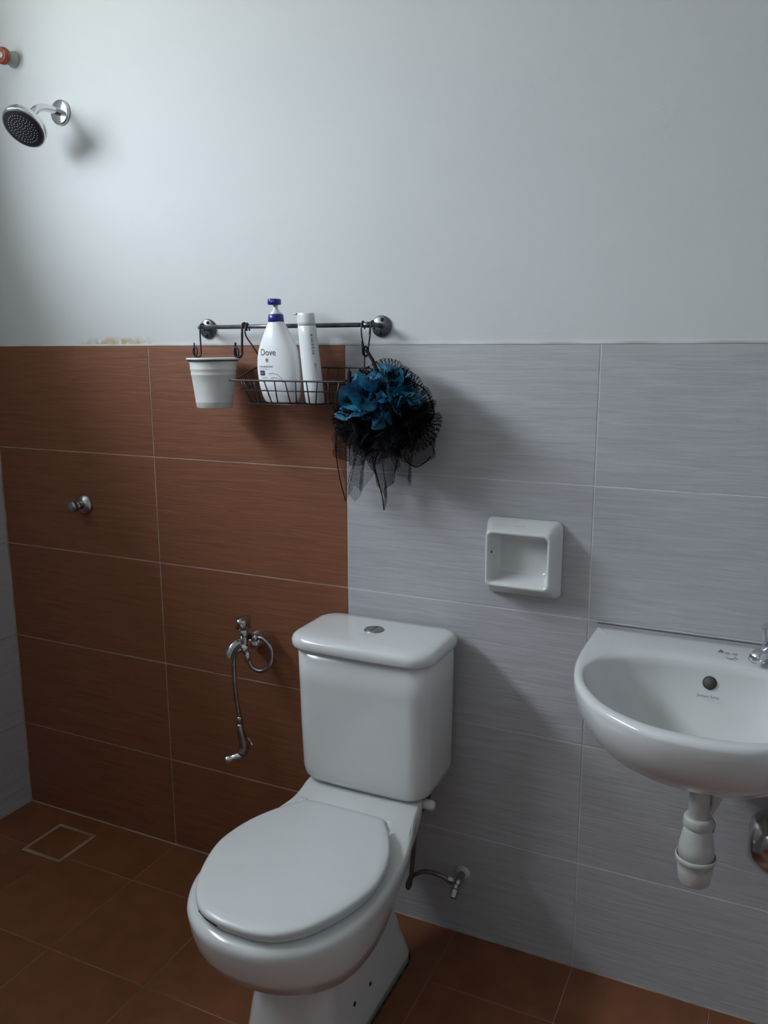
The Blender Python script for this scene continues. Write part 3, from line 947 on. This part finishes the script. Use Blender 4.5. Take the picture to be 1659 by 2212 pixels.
# ------------------------------------------------------------------ hooks
def hook(label, x, dxs, z_top, z_bot, group=None, wire=0.0019):
    h = thing('hook', label, 'hook', (x, RY, RZ), group)
    z0 = RZ + 0.0085
    path = [(x, RY + 0.009, RZ - 0.010), (x, RY + 0.0075, RZ + 0.004), (x, RY, z0), (x, RY - 0.008, RZ + 0.003), (x + dxs * 0.2, RY - 0.010, RZ - 0.02),
            (x + dxs, RY - 0.010, z_bot + 0.018), (x + dxs, RY - 0.012, z_bot + 0.006), (x + dxs - 0.003, RY - 0.020, z_bot),
            (x + dxs - 0.006, RY - 0.028, z_bot + 0.008), (x + dxs - 0.006, RY - 0.029, z_top)]
    return h, path


h, pth = hook('dark wire hook at the left end of the rail, holding the cup\'s left side', -0.985, 0.001, 1.484, 1.448)
part('wire_bend', tube(bmesh.new(), pth, 0.0019, 8, 6), M['hook'], h)
part('loop', tube(bmesh.new(), [(-0.9835, RY - 0.034 - 0.006 * math.cos(a) * 0.4, 1.460 + 0.011 * math.sin(a)) if False else
                                (-0.9835 + 0.0065 * math.cos(a), RY - 0.034, 1.462 + 0.0115 * math.sin(a)) for a in [2 * PI * k / 16 for k in range(16)]],
                  0.0017, 8, closed=True), M['hook'], h)
h, pth = hook('flat dark hook on the rail between the white cup and the pump bottle', -0.858, -0.002, 1.484, 1.448)
part('wire_bend', tube(bmesh.new(), pth, 0.0030, 8, 6), M['hook'], h)
part('loop', tube(bmesh.new(), [(-0.8600 + 0.0065 * math.cos(a), RY - 0.034, 1.460 + 0.0125 * math.sin(a)) for a in [2 * PI * k / 16 for k in range(16)]],
                  0.0019, 8, closed=True), M['hook'], h)
h, pth = hook('thin dark hook at the right end of the rail, holding the bath puff cord', -0.508, -0.006, 1.490, 1.452)
part('wire_bend', tube(bmesh.new(), pth, 0.0019, 8, 6), M['hook'], h)

# ------------------------------------------------------------------ cup
CX_, CY_ = -0.921, -0.088
t = thing('cup', 'white plastic cup with ribbed bands hanging at the left end of the rail', 'cup', (CX_, CY_, 1.325))
body = [(0.0, 0.0425), (0.002, 0.0442), (0.013, 0.0456), (0.0145, 0.0463), (0.0165, 0.0463), (0.018, 0.0460), (0.060, 0.0512), (0.078, 0.0535), (0.080, 0.0547),
        (0.083, 0.0550), (0.085, 0.0543), (0.091, 0.0551), (0.093, 0.0562), (0.096, 0.0566), (0.098, 0.0558), (0.112, 0.0577), (0.117, 0.0584),
        (0.117, 0.0565), (0.060, 0.0492), (0.004, 0.0420), (0.0035, 0.0)]
cb = part('cup_wall', lathe(bmesh.new(), body, (CX_, CY_, 1.326), (0, 0, 1), 56), M['white_plastic'], t)
rimp = [(CX_ + 0.0622 * math.cos(2 * PI * k / 56), CY_ + 0.0622 * math.sin(2 * PI * k / 56), 1.4450) for k in range(56)]
part('rim', tube(bmesh.new(), rimp, 0.0026, 10, closed=True), M['white_plastic'], t)
part('holder_ring', tube(bmesh.new(), [(CX_ + 0.0608 * math.cos(2 * PI * k / 56), CY_ + 0.0608 * math.sin(2 * PI * k / 56), 1.4410) for k in range(56)], 0.0014, 8, closed=True), M['hook'], t)

# ------------------------------------------------------------------ wire basket
t = thing('wire_basket', 'dark wire basket hanging from the rail with two bottles in it', 'basket', (-0.68, -0.08, 1.34))
X0, X1, YF, YB = -0.832, -0.528, -0.134, -0.030
ZF, ZB, ZBOT = 1.396, 1.4245, 1.340
bX0, bX1, bYF, bYB = -0.806, -0.556, -0.112, -0.042
WR = 0.0016


def wire(path, r=WR, smooth=0, closed=False, name='wire'):
    return part(name, tube(bmesh.new(), path, r, 7, smooth, closed), M['wire'], t)


wire([(X0 + 0.012, YF, ZF), (X1 - 0.030, YF, ZF), (X1 - 0.010, YF + 0.006, ZF + 0.001), (X1 - 0.002, YF + 0.028, ZF + 0.008), (X1, YB - 0.02, ZB - 0.004), (X1 - 0.004, YB - 0.006, ZB), (X1 - 0.018, YB, ZB),
      (X0 + 0.030, YB, ZB), (X0 + 0.006, YB - 0.006, ZB - 0.001), (X0, YB - 0.03, ZB - 0.008), (X0, YF + 0.02, ZF + 0.004), (X0 + 0.003, YF + 0.004, ZF)], 0.0022, 5, True, 'top_rail')
mz = 0.42
def mixv(a, c, k): return a + (c - a) * k
mX0, mX1, mYF, mYB = mixv(X0, bX0, mz), mixv(X1, bX1, mz), mixv(YF, bYF, mz), mixv(YB, bYB, mz)
wire([(mX0, mYF, 1.3725), (mX1, mYF, 1.3725), (mX1, mYB, 1.386), (mX0, mYB, 1.386)], WR, 0, True, 'middle_rail')
wire([(bX0, bYF, ZBOT), (bX1, bYF, ZBOT), (bX1, bYB, ZBOT), (bX0, bYB, ZBOT)], WR, 0, True, 'bottom_rail')
for k in range(10):
    xt = X0 + 0.030 + k * 0.0285
    xb = bX0 + 0.012 + k * 0.0255 + (0.006 if k % 2 == 0 else -0.004)
    xb = min(xb, bX1 - 0.003)
    wire([(xt, YF, ZF), (xt + (xb - xt) * 0.9, bYF - 0.003, ZBOT + 0.006), (xb, bYF + 0.004, ZBOT), (xb, bYB - 0.004, ZBOT), (xb + (xt - xb) * 0.15, bYB + 0.002, ZBOT + 0.006), (xt, YB, ZB)])
for (xt, xb) in ((X0, bX0), (X1, bX1)):
    for q in (0.25, 0.55, 0.8):
        yt = mixv(YF, YB, q)
        wire([(xt, yt, mixv(ZF, ZB, q)), (xb, mixv(bYF, bYB, q), ZBOT)])
wire([(bX0, -0.077, ZBOT), (bX1, -0.077, ZBOT)])
# hangers up to the rail
part('hanger', tube(bmesh.new(), [(-0.535, YB, ZB - 0.004), (-0.5335, YB - 0.002, 1.46), (-0.532, RY - 0.008, 1.50), (-0.532, RY - 0.0078, RZ), (-0.532, RY, RZ + 0.0082), (-0.532, RY + 0.0078, RZ), (-0.532, RY + 0.008, RZ - 0.01)], 0.0017, 8, 5), M['wire'], t)
part('hanger', tube(bmesh.new(), [(-0.815, YB, ZB - 0.004), (-0.830, YB - 0.002, 1.46), (-0.848, RY - 0.009, 1.50), (-0.849, RY - 0.0078, RZ), (-0.849, RY, RZ + 0.0082), (-0.849, RY + 0.0078, RZ), (-0.849, RY + 0.008, RZ - 0.01)], 0.0019, 8, 5), M['wire'], t)

# ------------------------------------------------------------------ pump bottle
P0 = Vector((-0.7300, -0.0800, 1.3430))
LEAN = -0.048        # x drift per metre of height
pump = thing('pump_bottle', 'white pump bottle with navy collar and pump head standing in the wire basket', 'bottle', tuple(P0))
# z, half width, half depth
bp_ = [(0.000, 0.034, 0.020), (0.0015, 0.0400, 0.0235), (0.006, 0.0445, 0.0255), (0.020, 0.0505, 0.0275), (0.045, 0.0560, 0.0290), (0.075, 0.0580, 0.0295), (0.100, 0.0562, 0.0290),
       (0.125, 0.0500, 0.0275), (0.150, 0.0385, 0.0245), (0.168, 0.0290, 0.0215), (0.180, 0.0225, 0.0190), (0.187, 0.0185, 0.0175), (0.192, 0.0175, 0.0170)]


def pb_section(z):
    for a, c in zip(bp_, bp_[1:]):
        if z <= c[0]:
            k = (z - a[0]) / (c[0] - a[0])
            return a[1] + (c[1] - a[1]) * k, a[2] + (c[2] - a[2]) * k
    return bp_[-1][1:]


def leanx(z):
    return -0.058 * z if z > 0 else 0


def pb_ring(z, a, d, n=40):
    out = []
    for k in range(n):
        th = 2 * PI * k / n
        c, s = math.cos(th), math.sin(th)
        e = 0.86
        out.append((P0.x + leanx(z) + a * math.copysign(abs(c) ** e, c), P0.y + d * math.copysign(abs(s) ** e, s), P0.z + z))
    return out


def dense(prof, n=4):
    P = crom([(a, c, d) for a, c, d in prof], n)
    return [(p.x, p.y, p.z) for p in P]


bd = part('bottle_body', loft(bmesh.new(), [pb_ring(z, a, d) for z, a, d in dense(bp_, 3)]), M['bottle'], pump)
nx = P0.x + leanx(0.19)
part('collar', lathe(bmesh.new(), [(0, 0.0178), (0.001, 0.0190), (0.017, 0.0178), (0.018, 0.0165)], (nx, P0.y, P0.z + 0.187), (-0.03, 0, 1), 28), M['blue_plastic'], pump)
part('pump_stem', lathe(bmesh.new(), [(0, 0.0155), (0.004, 0.0125), (0.010, 0.0070), (0.016, 0.0052), (0.024, 0.0055)], (nx, P0.y, P0.z + 0.2045), (-0.03, 0, 1), 20), M['bottle'], pump)
bm = loft(bmesh.new(), [[(nx - 0.001 + w * math.cos(2 * PI * k / 24) , P0.y - 0.004 + d * math.sin(2 * PI * k / 24), P0.z + z) for k in range(24)]
                        for z, w, d in ((0.2265, 0.0130, 0.016), (0.2280, 0.0150, 0.018), (0.2370, 0.0150, 0.018), (0.2400, 0.0135, 0.0165), (0.2405, 0.004, 0.006))])
part('pump_head', bm, M['blue_plastic'], pump)
part('pump_spout', tube(bmesh.new(), [(nx + 0.004, P0.y - 0.016, P0.z + 0.233), (nx + 0.012, P0.y - 0.032, P0.z + 0.232), (nx + 0.015, P0.y - 0.038, P0.z + 0.228)], 0.0040, 10, 4), M['blue_plastic'], pump)


def on_bottle(x, z):
    a, d = pb_section(z)
    q = min(0.98, abs(x / a))
    e = 0.86
    c = q ** (1 / e)
    s = math.sqrt(max(0.0, 1 - c * c)) ** e
    return (P0.x + leanx(z) + x, P0.y - d * s - 0.0006, P0.z + z)


def on_b(cx_, cz_):
    return lambda x, z: on_bottle(cx_ + x, cz_ + z)


text_mesh('Dove', 0.0215, on_b(-0.0125, 0.1170), 'lettering', M['navy_ink'], pump, squash=0.95)
strokes(on_bottle, -0.042, 0.000, 0.0850, 0.0042, 13, M['grey_ink'], pump, 4)
strokes(on_bottle, -0.040, -0.010, 0.0795, 0.0026, 12, M['pale_ink'], pump, 5)
strokes(on_bottle, -0.036, -0.018, 0.0590, 0.0030, 6, M['pale_ink'], pump, 6)


def patch(x0, x1, z0, z1, fn, off=0.0, n=8, r=0.0):
    b = bmesh.new()
    rows = []
    for j in range(5):
        z = z0 + (z1 - z0) * j / 4
        rows.append([b.verts.new(Vector(fn(x0 + (x1 - x0) * i / n, z)) + Vector((0, off, 0))) for i in range(n + 1)])
    for a, c in zip(rows, rows[1:]):
        for i in range(n):
            b.faces.new((a[i], a[i + 1], c[i + 1], c[i]))
    return b


part('label_badge', patch(-0.0400, -0.0245, 0.0640, 0.0755, on_bottle), M['navy_ink'], pump)
strokes(lambda x, z: tuple(Vector(on_bottle(x, z)) + Vector((0, -0.0004, 0))), -0.0375, -0.0270, 0.0700, 0.0030, 5, M['bottle'], pump, 7)
b = bmesh.new()                        # small bronze bird-like emblem
pts = [(-0.0045, 0.001), (-0.001, 0.0035), (0.0025, 0.0042), (0.0045, 0.0018), (0.0035, -0.002), (0.0005, -0.0042), (-0.003, -0.003), (-0.002, -0.0008)]
b.faces.new([b.verts.new(on_bottle(-0.0165 + x * 1.1, 0.0995 + z * 1.1)) for x, z in pts])
part('emblem', b, M['gold_ink'], pump, False)
b = bmesh.new()                        # printed pale swash
for a0, r0, cx_, cz_ in ((20, 0.030, -0.004, 0.040), (28, 0.024, 0.002, 0.036)):
    q = []
    for k in range(9):
        a = math.radians(a0 + k * 11)
        q.append(on_bottle(cx_ + r0 * math.cos(a), cz_ + r0 * math.sin(a)))
    tube(b, q, 0.0007, 5)
part('printed_swash', b, M['pale_ink'], pump)

# ------------------------------------------------------------------ shampoo bottle
S0 = Vector((-0.6400, -0.0790, 1.3435))
sh = thing('shampoo_bottle', 'slim white bottle with flip cap leaning in the basket beside the pump bottle', 'bottle', tuple(S0))
SL = -0.105
CR, SR = math.cos(math.radians(-12)), math.sin(math.radians(-12))


def sring(z, a, d, n=4, r=0.006):
    """lens-shaped section with a soft front crease"""
    pts = []
    N = 32
    for k in range(N):
        th = 2 * PI * k / N
        c, s = math.cos(th), math.sin(th)
        x = a * math.copysign(abs(c) ** 0.9, c)
        y = d * math.copysign(abs(s) ** 1.25, s)
        X = x * CR - y * SR
        Y = x * SR + y * CR
        pts.append((S0.x + SL * z + X, S0.y + Y, S0.z + z))
    return pts


sp = [(0.000, 0.0225, 0.0165), (0.002, 0.0255, 0.0190), (0.030, 0.0262, 0.0200), (0.090, 0.0258, 0.0200), (0.150, 0.0248, 0.0190), (0.176, 0.0244, 0.0185), (0.1775, 0.0236, 0.0178)]
part('bottle_body', loft(bmesh.new(), [sring(*q) for q in sp]), M['shampoo'], sh)
cp = [(0.1775, 0.0240, 0.0182), (0.186, 0.0240, 0.0182), (0.200, 0.0238, 0.0178), (0.2050, 0.0232, 0.0172), (0.2065, 0.0215, 0.016)]
cb = loft(bmesh.new(), [sring(*q) for q in cp])
part('flip_cap', cb, M['cap_clear'], sh)
part('cap_tab', tube(bmesh.new(), [(S0.x + SL * 0.205 - 0.016, S0.y - 0.012, S0.z + 0.2045), (S0.x + SL * 0.205 - 0.026, S0.y - 0.010, S0.z + 0.2035)], 0.0022, 8), M['cap_clear'], sh)


def on_sh(x, z, side=-1):
    a, d = 0.0256, 0.0196
    c = min(0.97, abs(x) / a) ** (1 / 0.9)
    s = math.sqrt(1 - c * c) ** 1.25
    y = -d * s - 0.0006
    return (S0.x + SL * z + x * CR - y * SR, S0.y + x * SR + y * CR, S0.z + z)


part('yellow_spot', patch(-0.0245, -0.0200, 0.064, 0.078, on_sh, n=3), M['yellow_ink'], sh)


strokes(on_sh, 0.112, 0.160, 0.0215, 0.0042, 7, M['grey_ink'], sh, 8, True)
strokes(on_sh, 0.060, 0.098, 0.0225, 0.0030, 9, M['grey_ink'], sh, 9, True)
strokes(on_sh, 0.120, 0.134, -0.0225, 0.0030, 3, M['grey_ink'], sh, 10, True)


# ------------------------------------------------------------------ bath puff
PC = Vector((-0.450, -0.100, 1.375))
puff = thing('bath_puff', 'blue and black net bath puff with trailing black netting hanging from the rail', 'bath puff', tuple(PC))
rnd = random.Random(11)


def ruffle(center, axis, r_in, r_out, waves, amp, seed, nu=120, nv=10, lumpy=0.15, squash=1.0):
    """a frilled net collar: a ring whose outer edge swings to and fro along its axis"""
    rr = random.Random(seed)
    ax = Vector(axis).normalized()
    up = Vector((0.3, 0.2, 1)) if abs(ax.z) < 0.8 else Vector((1, 0.1, 0.2))
    u = (up - ax * up.dot(ax)).normalized()
    w = ax.cross(u)
    ph = [rr.uniform(0, 2 * PI) for _ in range(6)]
    b = bmesh.new()
    uvl = b.loops.layers.uv.new('UVMap')
    G = []
    for i in range(nu):
        th = 2 * PI * i / nu
        row = []
        for j in range(nv + 1):
            v = j / nv
            rad = r_in + (r_out - r_in) * v * (1 + lumpy * math.sin(3 * th + ph[0]) + lumpy * 0.7 * math.sin(7 * th + ph[1]))
            off = amp * v ** 1.2 * (math.sin(waves * th + ph[2]) + 0.45 * math.sin((waves * 2 + 1) * th + ph[3]))
            curl = 0.28 * amp * math.sin(v * 5 + ph[4] + 2 * math.sin(3 * th))
            th2 = th + 0.30 * v * math.sin((waves - 2) * th + ph[5])
            p = Vector(center) + (u * math.cos(th2) + w * math.sin(th2)) * rad + ax * (off + curl)
            p.z = center[2] + (p.z - center[2]) * squash
            if p.y > -0.006:
                p.y = -0.006 - 0.002 * rr.random()
            row.append((b.verts.new(p), (th * (r_in + r_out) * 0.9, v * (r_out - r_in) * 1.3)))
        G.append(row)
    for i in range(nu):
        A, C = G[i], G[(i + 1) % nu]
        for j in range(nv):
            f = b.faces.new((A[j][0], C[j][0], C[j + 1][0], A[j + 1][0]))
            uu = (i + 1) / nu * 2 * PI * (r_in + r_out) * 0.9
            vals = [A[j][1], (uu, C[j][1][1]), (uu, C[j + 1][1][1]), A[j + 1][1]]
            for lp, q in zip(f.loops, vals):
                lp[uvl].uv = q
    return b


def veil(top, bottom_pts, w_top, folds, seed, nu=34, nv=26, depth=0.012):
    """a hanging scrap of net: straight gathered top, ragged lower edge through bottom_pts (dx, z)"""
    rr = random.Random(seed)
    ph = [rr.uniform(0, 6.28) for _ in range(5)]
    b = bmesh.new()
    uvl = b.loops.layers.uv.new('UVMap')
    G = []
    nb = len(bottom_pts)
    for i in range(nu + 1):
        s = i / nu
        k = s * (nb - 1)
        i0 = min(int(k), nb - 2)
        f_ = k - i0
        f_ = f_ * f_ * (3 - 2 * f_) * 0.4 + f_ * 0.6
        bx_ = bottom_pts[i0][0] * (1 - f_) + bottom_pts[i0 + 1][0] * f_
        bz_ = bottom_pts[i0][1] * (1 - f_) + bottom_pts[i0 + 1][1] * f_
        row = []
        for j in range(nv + 1):
            v = j / nv
            tx = top[0] + (s - 0.5) * w_top
            x = tx * (1 - v) + bx_ * v + 0.004 * math.sin(9 * v + ph[0] + 5 * s)
            z = top[2] * (1 - v) + bz_ * v
            y = top[1] + depth * math.sin(folds * s * 6.28 + ph[1] + 1.5 * v) * (0.4 + 0.6 * v) + 0.35 * depth * math.sin(2.3 * folds * s * 6.28 + ph[2] + 3 * v) + 0.02 * v
            y = min(y, -0.006)
            row.append(b.verts.new((x, y, z)))
        G.append(row)
    for i in range(nu):
        for j in range(nv):
            vs = (G[i][j], G[i + 1][j], G[i + 1][j + 1], G[i][j + 1])
            f = b.faces.new(vs)
            for lp in f.loops:
                lp[uvl].uv = (lp.vert.co.x * 1.3 + lp.vert.co.y * 0.9, lp.vert.co.z + lp.vert.co.y * 0.5)
    return b


# black outer frills, behind and below
blk = [((0.1, 1.0, 0.15), 0.088, 11, 0.016, (0.008, 0.030, -0.032)), ((-0.35, 0.9, -0.25), 0.088, 10, 0.020, (0.022, 0.014, -0.042)),
       ((0.45, 0.85, 0.25), 0.096, 12, 0.020, (0.000, 0.010, -0.048)), ((0.9, 0.25, -0.2), 0.082, 9, 0.022, (0.028, 0.005, -0.042)),
       ((-0.7, 0.5, 0.5), 0.090, 11, 0.020, (-0.020, 0.008, -0.050)), ((0.1, 0.3, 1.0), 0.085, 9, 0.026, (0.0, 0.006, -0.060)),
       ((0.0, 0.9, -0.5), 0.088, 10, 0.018, (0.005, -0.010, -0.066)), ((0.6, 0.2, 0.7), 0.076, 10, 0.024, (0.036, -0.005, -0.032)),
       ((-0.8, -0.3, 0.2), 0.080, 9, 0.022, (-0.040, -0.005, -0.055)), ((0.3, -0.8, 0.3), 0.078, 10, 0.020, (0.010, -0.020, -0.065)),
       ((0.8, 0.6, 0.3), 0.066, 9, 0.022, (0.044, 0.0, -0.016)), ((-0.2, 1.0, 0.4), 0.082, 12, 0.014, (-0.010, -0.030, -0.052))]
for k, (ax, ro, wv, am, c) in enumerate(blk):
    part('black_frill', ruffle(PC + Vector(c), ax, 0.010, ro, wv, am, 40 + k, nu=132), M['black_net'], puff)
# blue inner frills, towards the front
blu = [((0.9, -0.2, 0.3), 0.050, 4, 0.016, (-0.052, -0.030, 0.000)), ((-0.6, -0.5, 0.6), 0.046, 5, 0.016, (-0.060, -0.030, -0.012)),
       ((0.3, -0.6, 0.7), 0.050, 4, 0.018, (0.024, -0.028, 0.020)), ((0.2, 0.4, 0.9), 0.052, 5, 0.018, (0.000, -0.034, 0.014)),
       ((-0.8, 0.1, 0.5), 0.048, 5, 0.016, (0.040, -0.026, -0.010)), ((0.5, 0.7, 0.3), 0.050, 4, 0.018, (-0.016, -0.042, -0.014)),
       ((0.0, -0.3, 1.0), 0.050, 5, 0.014, (0.034, -0.034, 0.000)), ((-0.4, 0.8, 0.5), 0.046, 4, 0.018, (0.014, -0.046, -0.020)),
       ((1.0, 0.0, -0.3), 0.044, 4, 0.016, (-0.030, -0.048, 0.002)), ((0.2, -1.0, 0.2), 0.050, 5, 0.012, (0.008, -0.016, 0.022)),
       ((0.7, 0.3, 0.6), 0.044, 4, 0.018, (0.052, -0.022, 0.010))]
for k, (ax, ro, wv, am, c) in enumerate(blu):
    part('blue_frill', ruffle(PC + Vector(c) + Vector((0.004, 0, -0.012)), ax, 0.004, ro, wv, am, 80 + k, nu=96, nv=9, lumpy=0.12), M['blue_net'], puff)
# trailing veils: (dx, z) of the ragged lower edge
part('trailing_net', veil((-0.510, -0.070, 1.345), [(-0.605, 1.262), (-0.590, 1.185), (-0.575, 1.105), (-0.555, 1.150), (-0.545, 1.125), (-0.525, 1.215)], 0.075, 2, 3), M['black_net_fine'], puff)
part('trailing_net', veil((-0.500, -0.080, 1.335), [(-0.560, 1.160), (-0.548, 1.110), (-0.520, 1.150), (-0.500, 1.200), (-0.487, 1.235)], 0.080, 3, 4), M['black_net_fine'], puff)
part('trailing_net', veil((-0.465, -0.085, 1.340), [(-0.515, 1.205), (-0.490, 1.165), (-0.478, 1.145), (-0.468, 1.100), (-0.462, 1.150), (-0.440, 1.165), (-0.425, 1.205)], 0.100, 3, 5), M['black_net'], puff)
part('trailing_net', veil((-0.420, -0.085, 1.335), [(-0.470, 1.230), (-0.430, 1.185), (-0.398, 1.160), (-0.400, 1.215), (-0.380, 1.240)], 0.100, 3, 6), M['black_net_fine'], puff)
part('trailing_net', veil((-0.390, -0.080, 1.355), [(-0.430, 1.225), (-0.395, 1.205), (-0.360, 1.220), (-0.345, 1.235), (-0.352, 1.262)], 0.090, 3, 7), M['black_net'], puff)
part('trailing_net', veil((-0.540, -0.085, 1.350), [(-0.600, 1.275), (-0.590, 1.215), (-0.560, 1.200), (-0.530, 1.200)], 0.060, 2, 8), M['black_net'], puff)
# twisted hem strands
for q in ([(-0.470, -0.088, 1.250), (-0.485, -0.080, 1.205), (-0.478, -0.075, 1.165), (-0.470, -0.072, 1.130), (-0.466, -0.072, 1.100)],
          [(-0.395, -0.090, 1.260), (-0.408, -0.085, 1.228), (-0.385, -0.080, 1.208), (-0.362, -0.078, 1.218), (-0.348, -0.078, 1.232)],
          [(-0.580, -0.075, 1.300), (-0.592, -0.070, 1.240), (-0.585, -0.066, 1.170), (-0.572, -0.062, 1.112)],
          [(-0.385, -0.088, 1.395), (-0.360, -0.084, 1.380), (-0.346, -0.080, 1.352), (-0.340, -0.080, 1.325), (-0.358, -0.084, 1.300)]):
    part('hem_strand', tube(bmesh.new(), q, 0.0014, 6, 6), M['black_cord'], puff)
# cord up to the hook
cord = [(-0.452, -0.135, 1.365), (-0.462, -0.130, 1.400), (-0.476, -0.100, 1.430), (-0.492, -0.075, 1.462), (-0.512, -0.064, 1.472), (-0.515, -0.062, 1.458), (-0.497, -0.072, 1.440), (-0.478, -0.098, 1.420)]
part('cord', tube(bmesh.new(), [(-0.446, -0.140, 1.370), (-0.458, -0.120, 1.405), (-0.480, -0.090, 1.435), (-0.512, -0.066, 1.466)], 0.0048, 10, 6, rfun=lambda q: 1.1 - 0.35 * q), M['black_cord'], puff)
part('cord_loop', tube(bmesh.new(), [(-0.514 + 0.006 * math.cos(2 * PI * k / 14), -0.0645, 1.462 + 0.011 * math.sin(2 * PI * k / 14)) for k in range(14)], 0.0022, 8, closed=True), M['black_cord'], puff)
# second strap draped over the front of the puff
part('cord_tail', tube(bmesh.new(), [(-0.530, -0.115, 1.418), (-0.520, -0.135, 1.385), (-0.510, -0.150, 1.345), (-0.500, -0.150, 1.305), (-0.492, -0.140, 1.270)], 0.0055, 8, 6,
                       rfun=lambda q: 0.8 + 0.5 * q), M['black_cord'], puff)
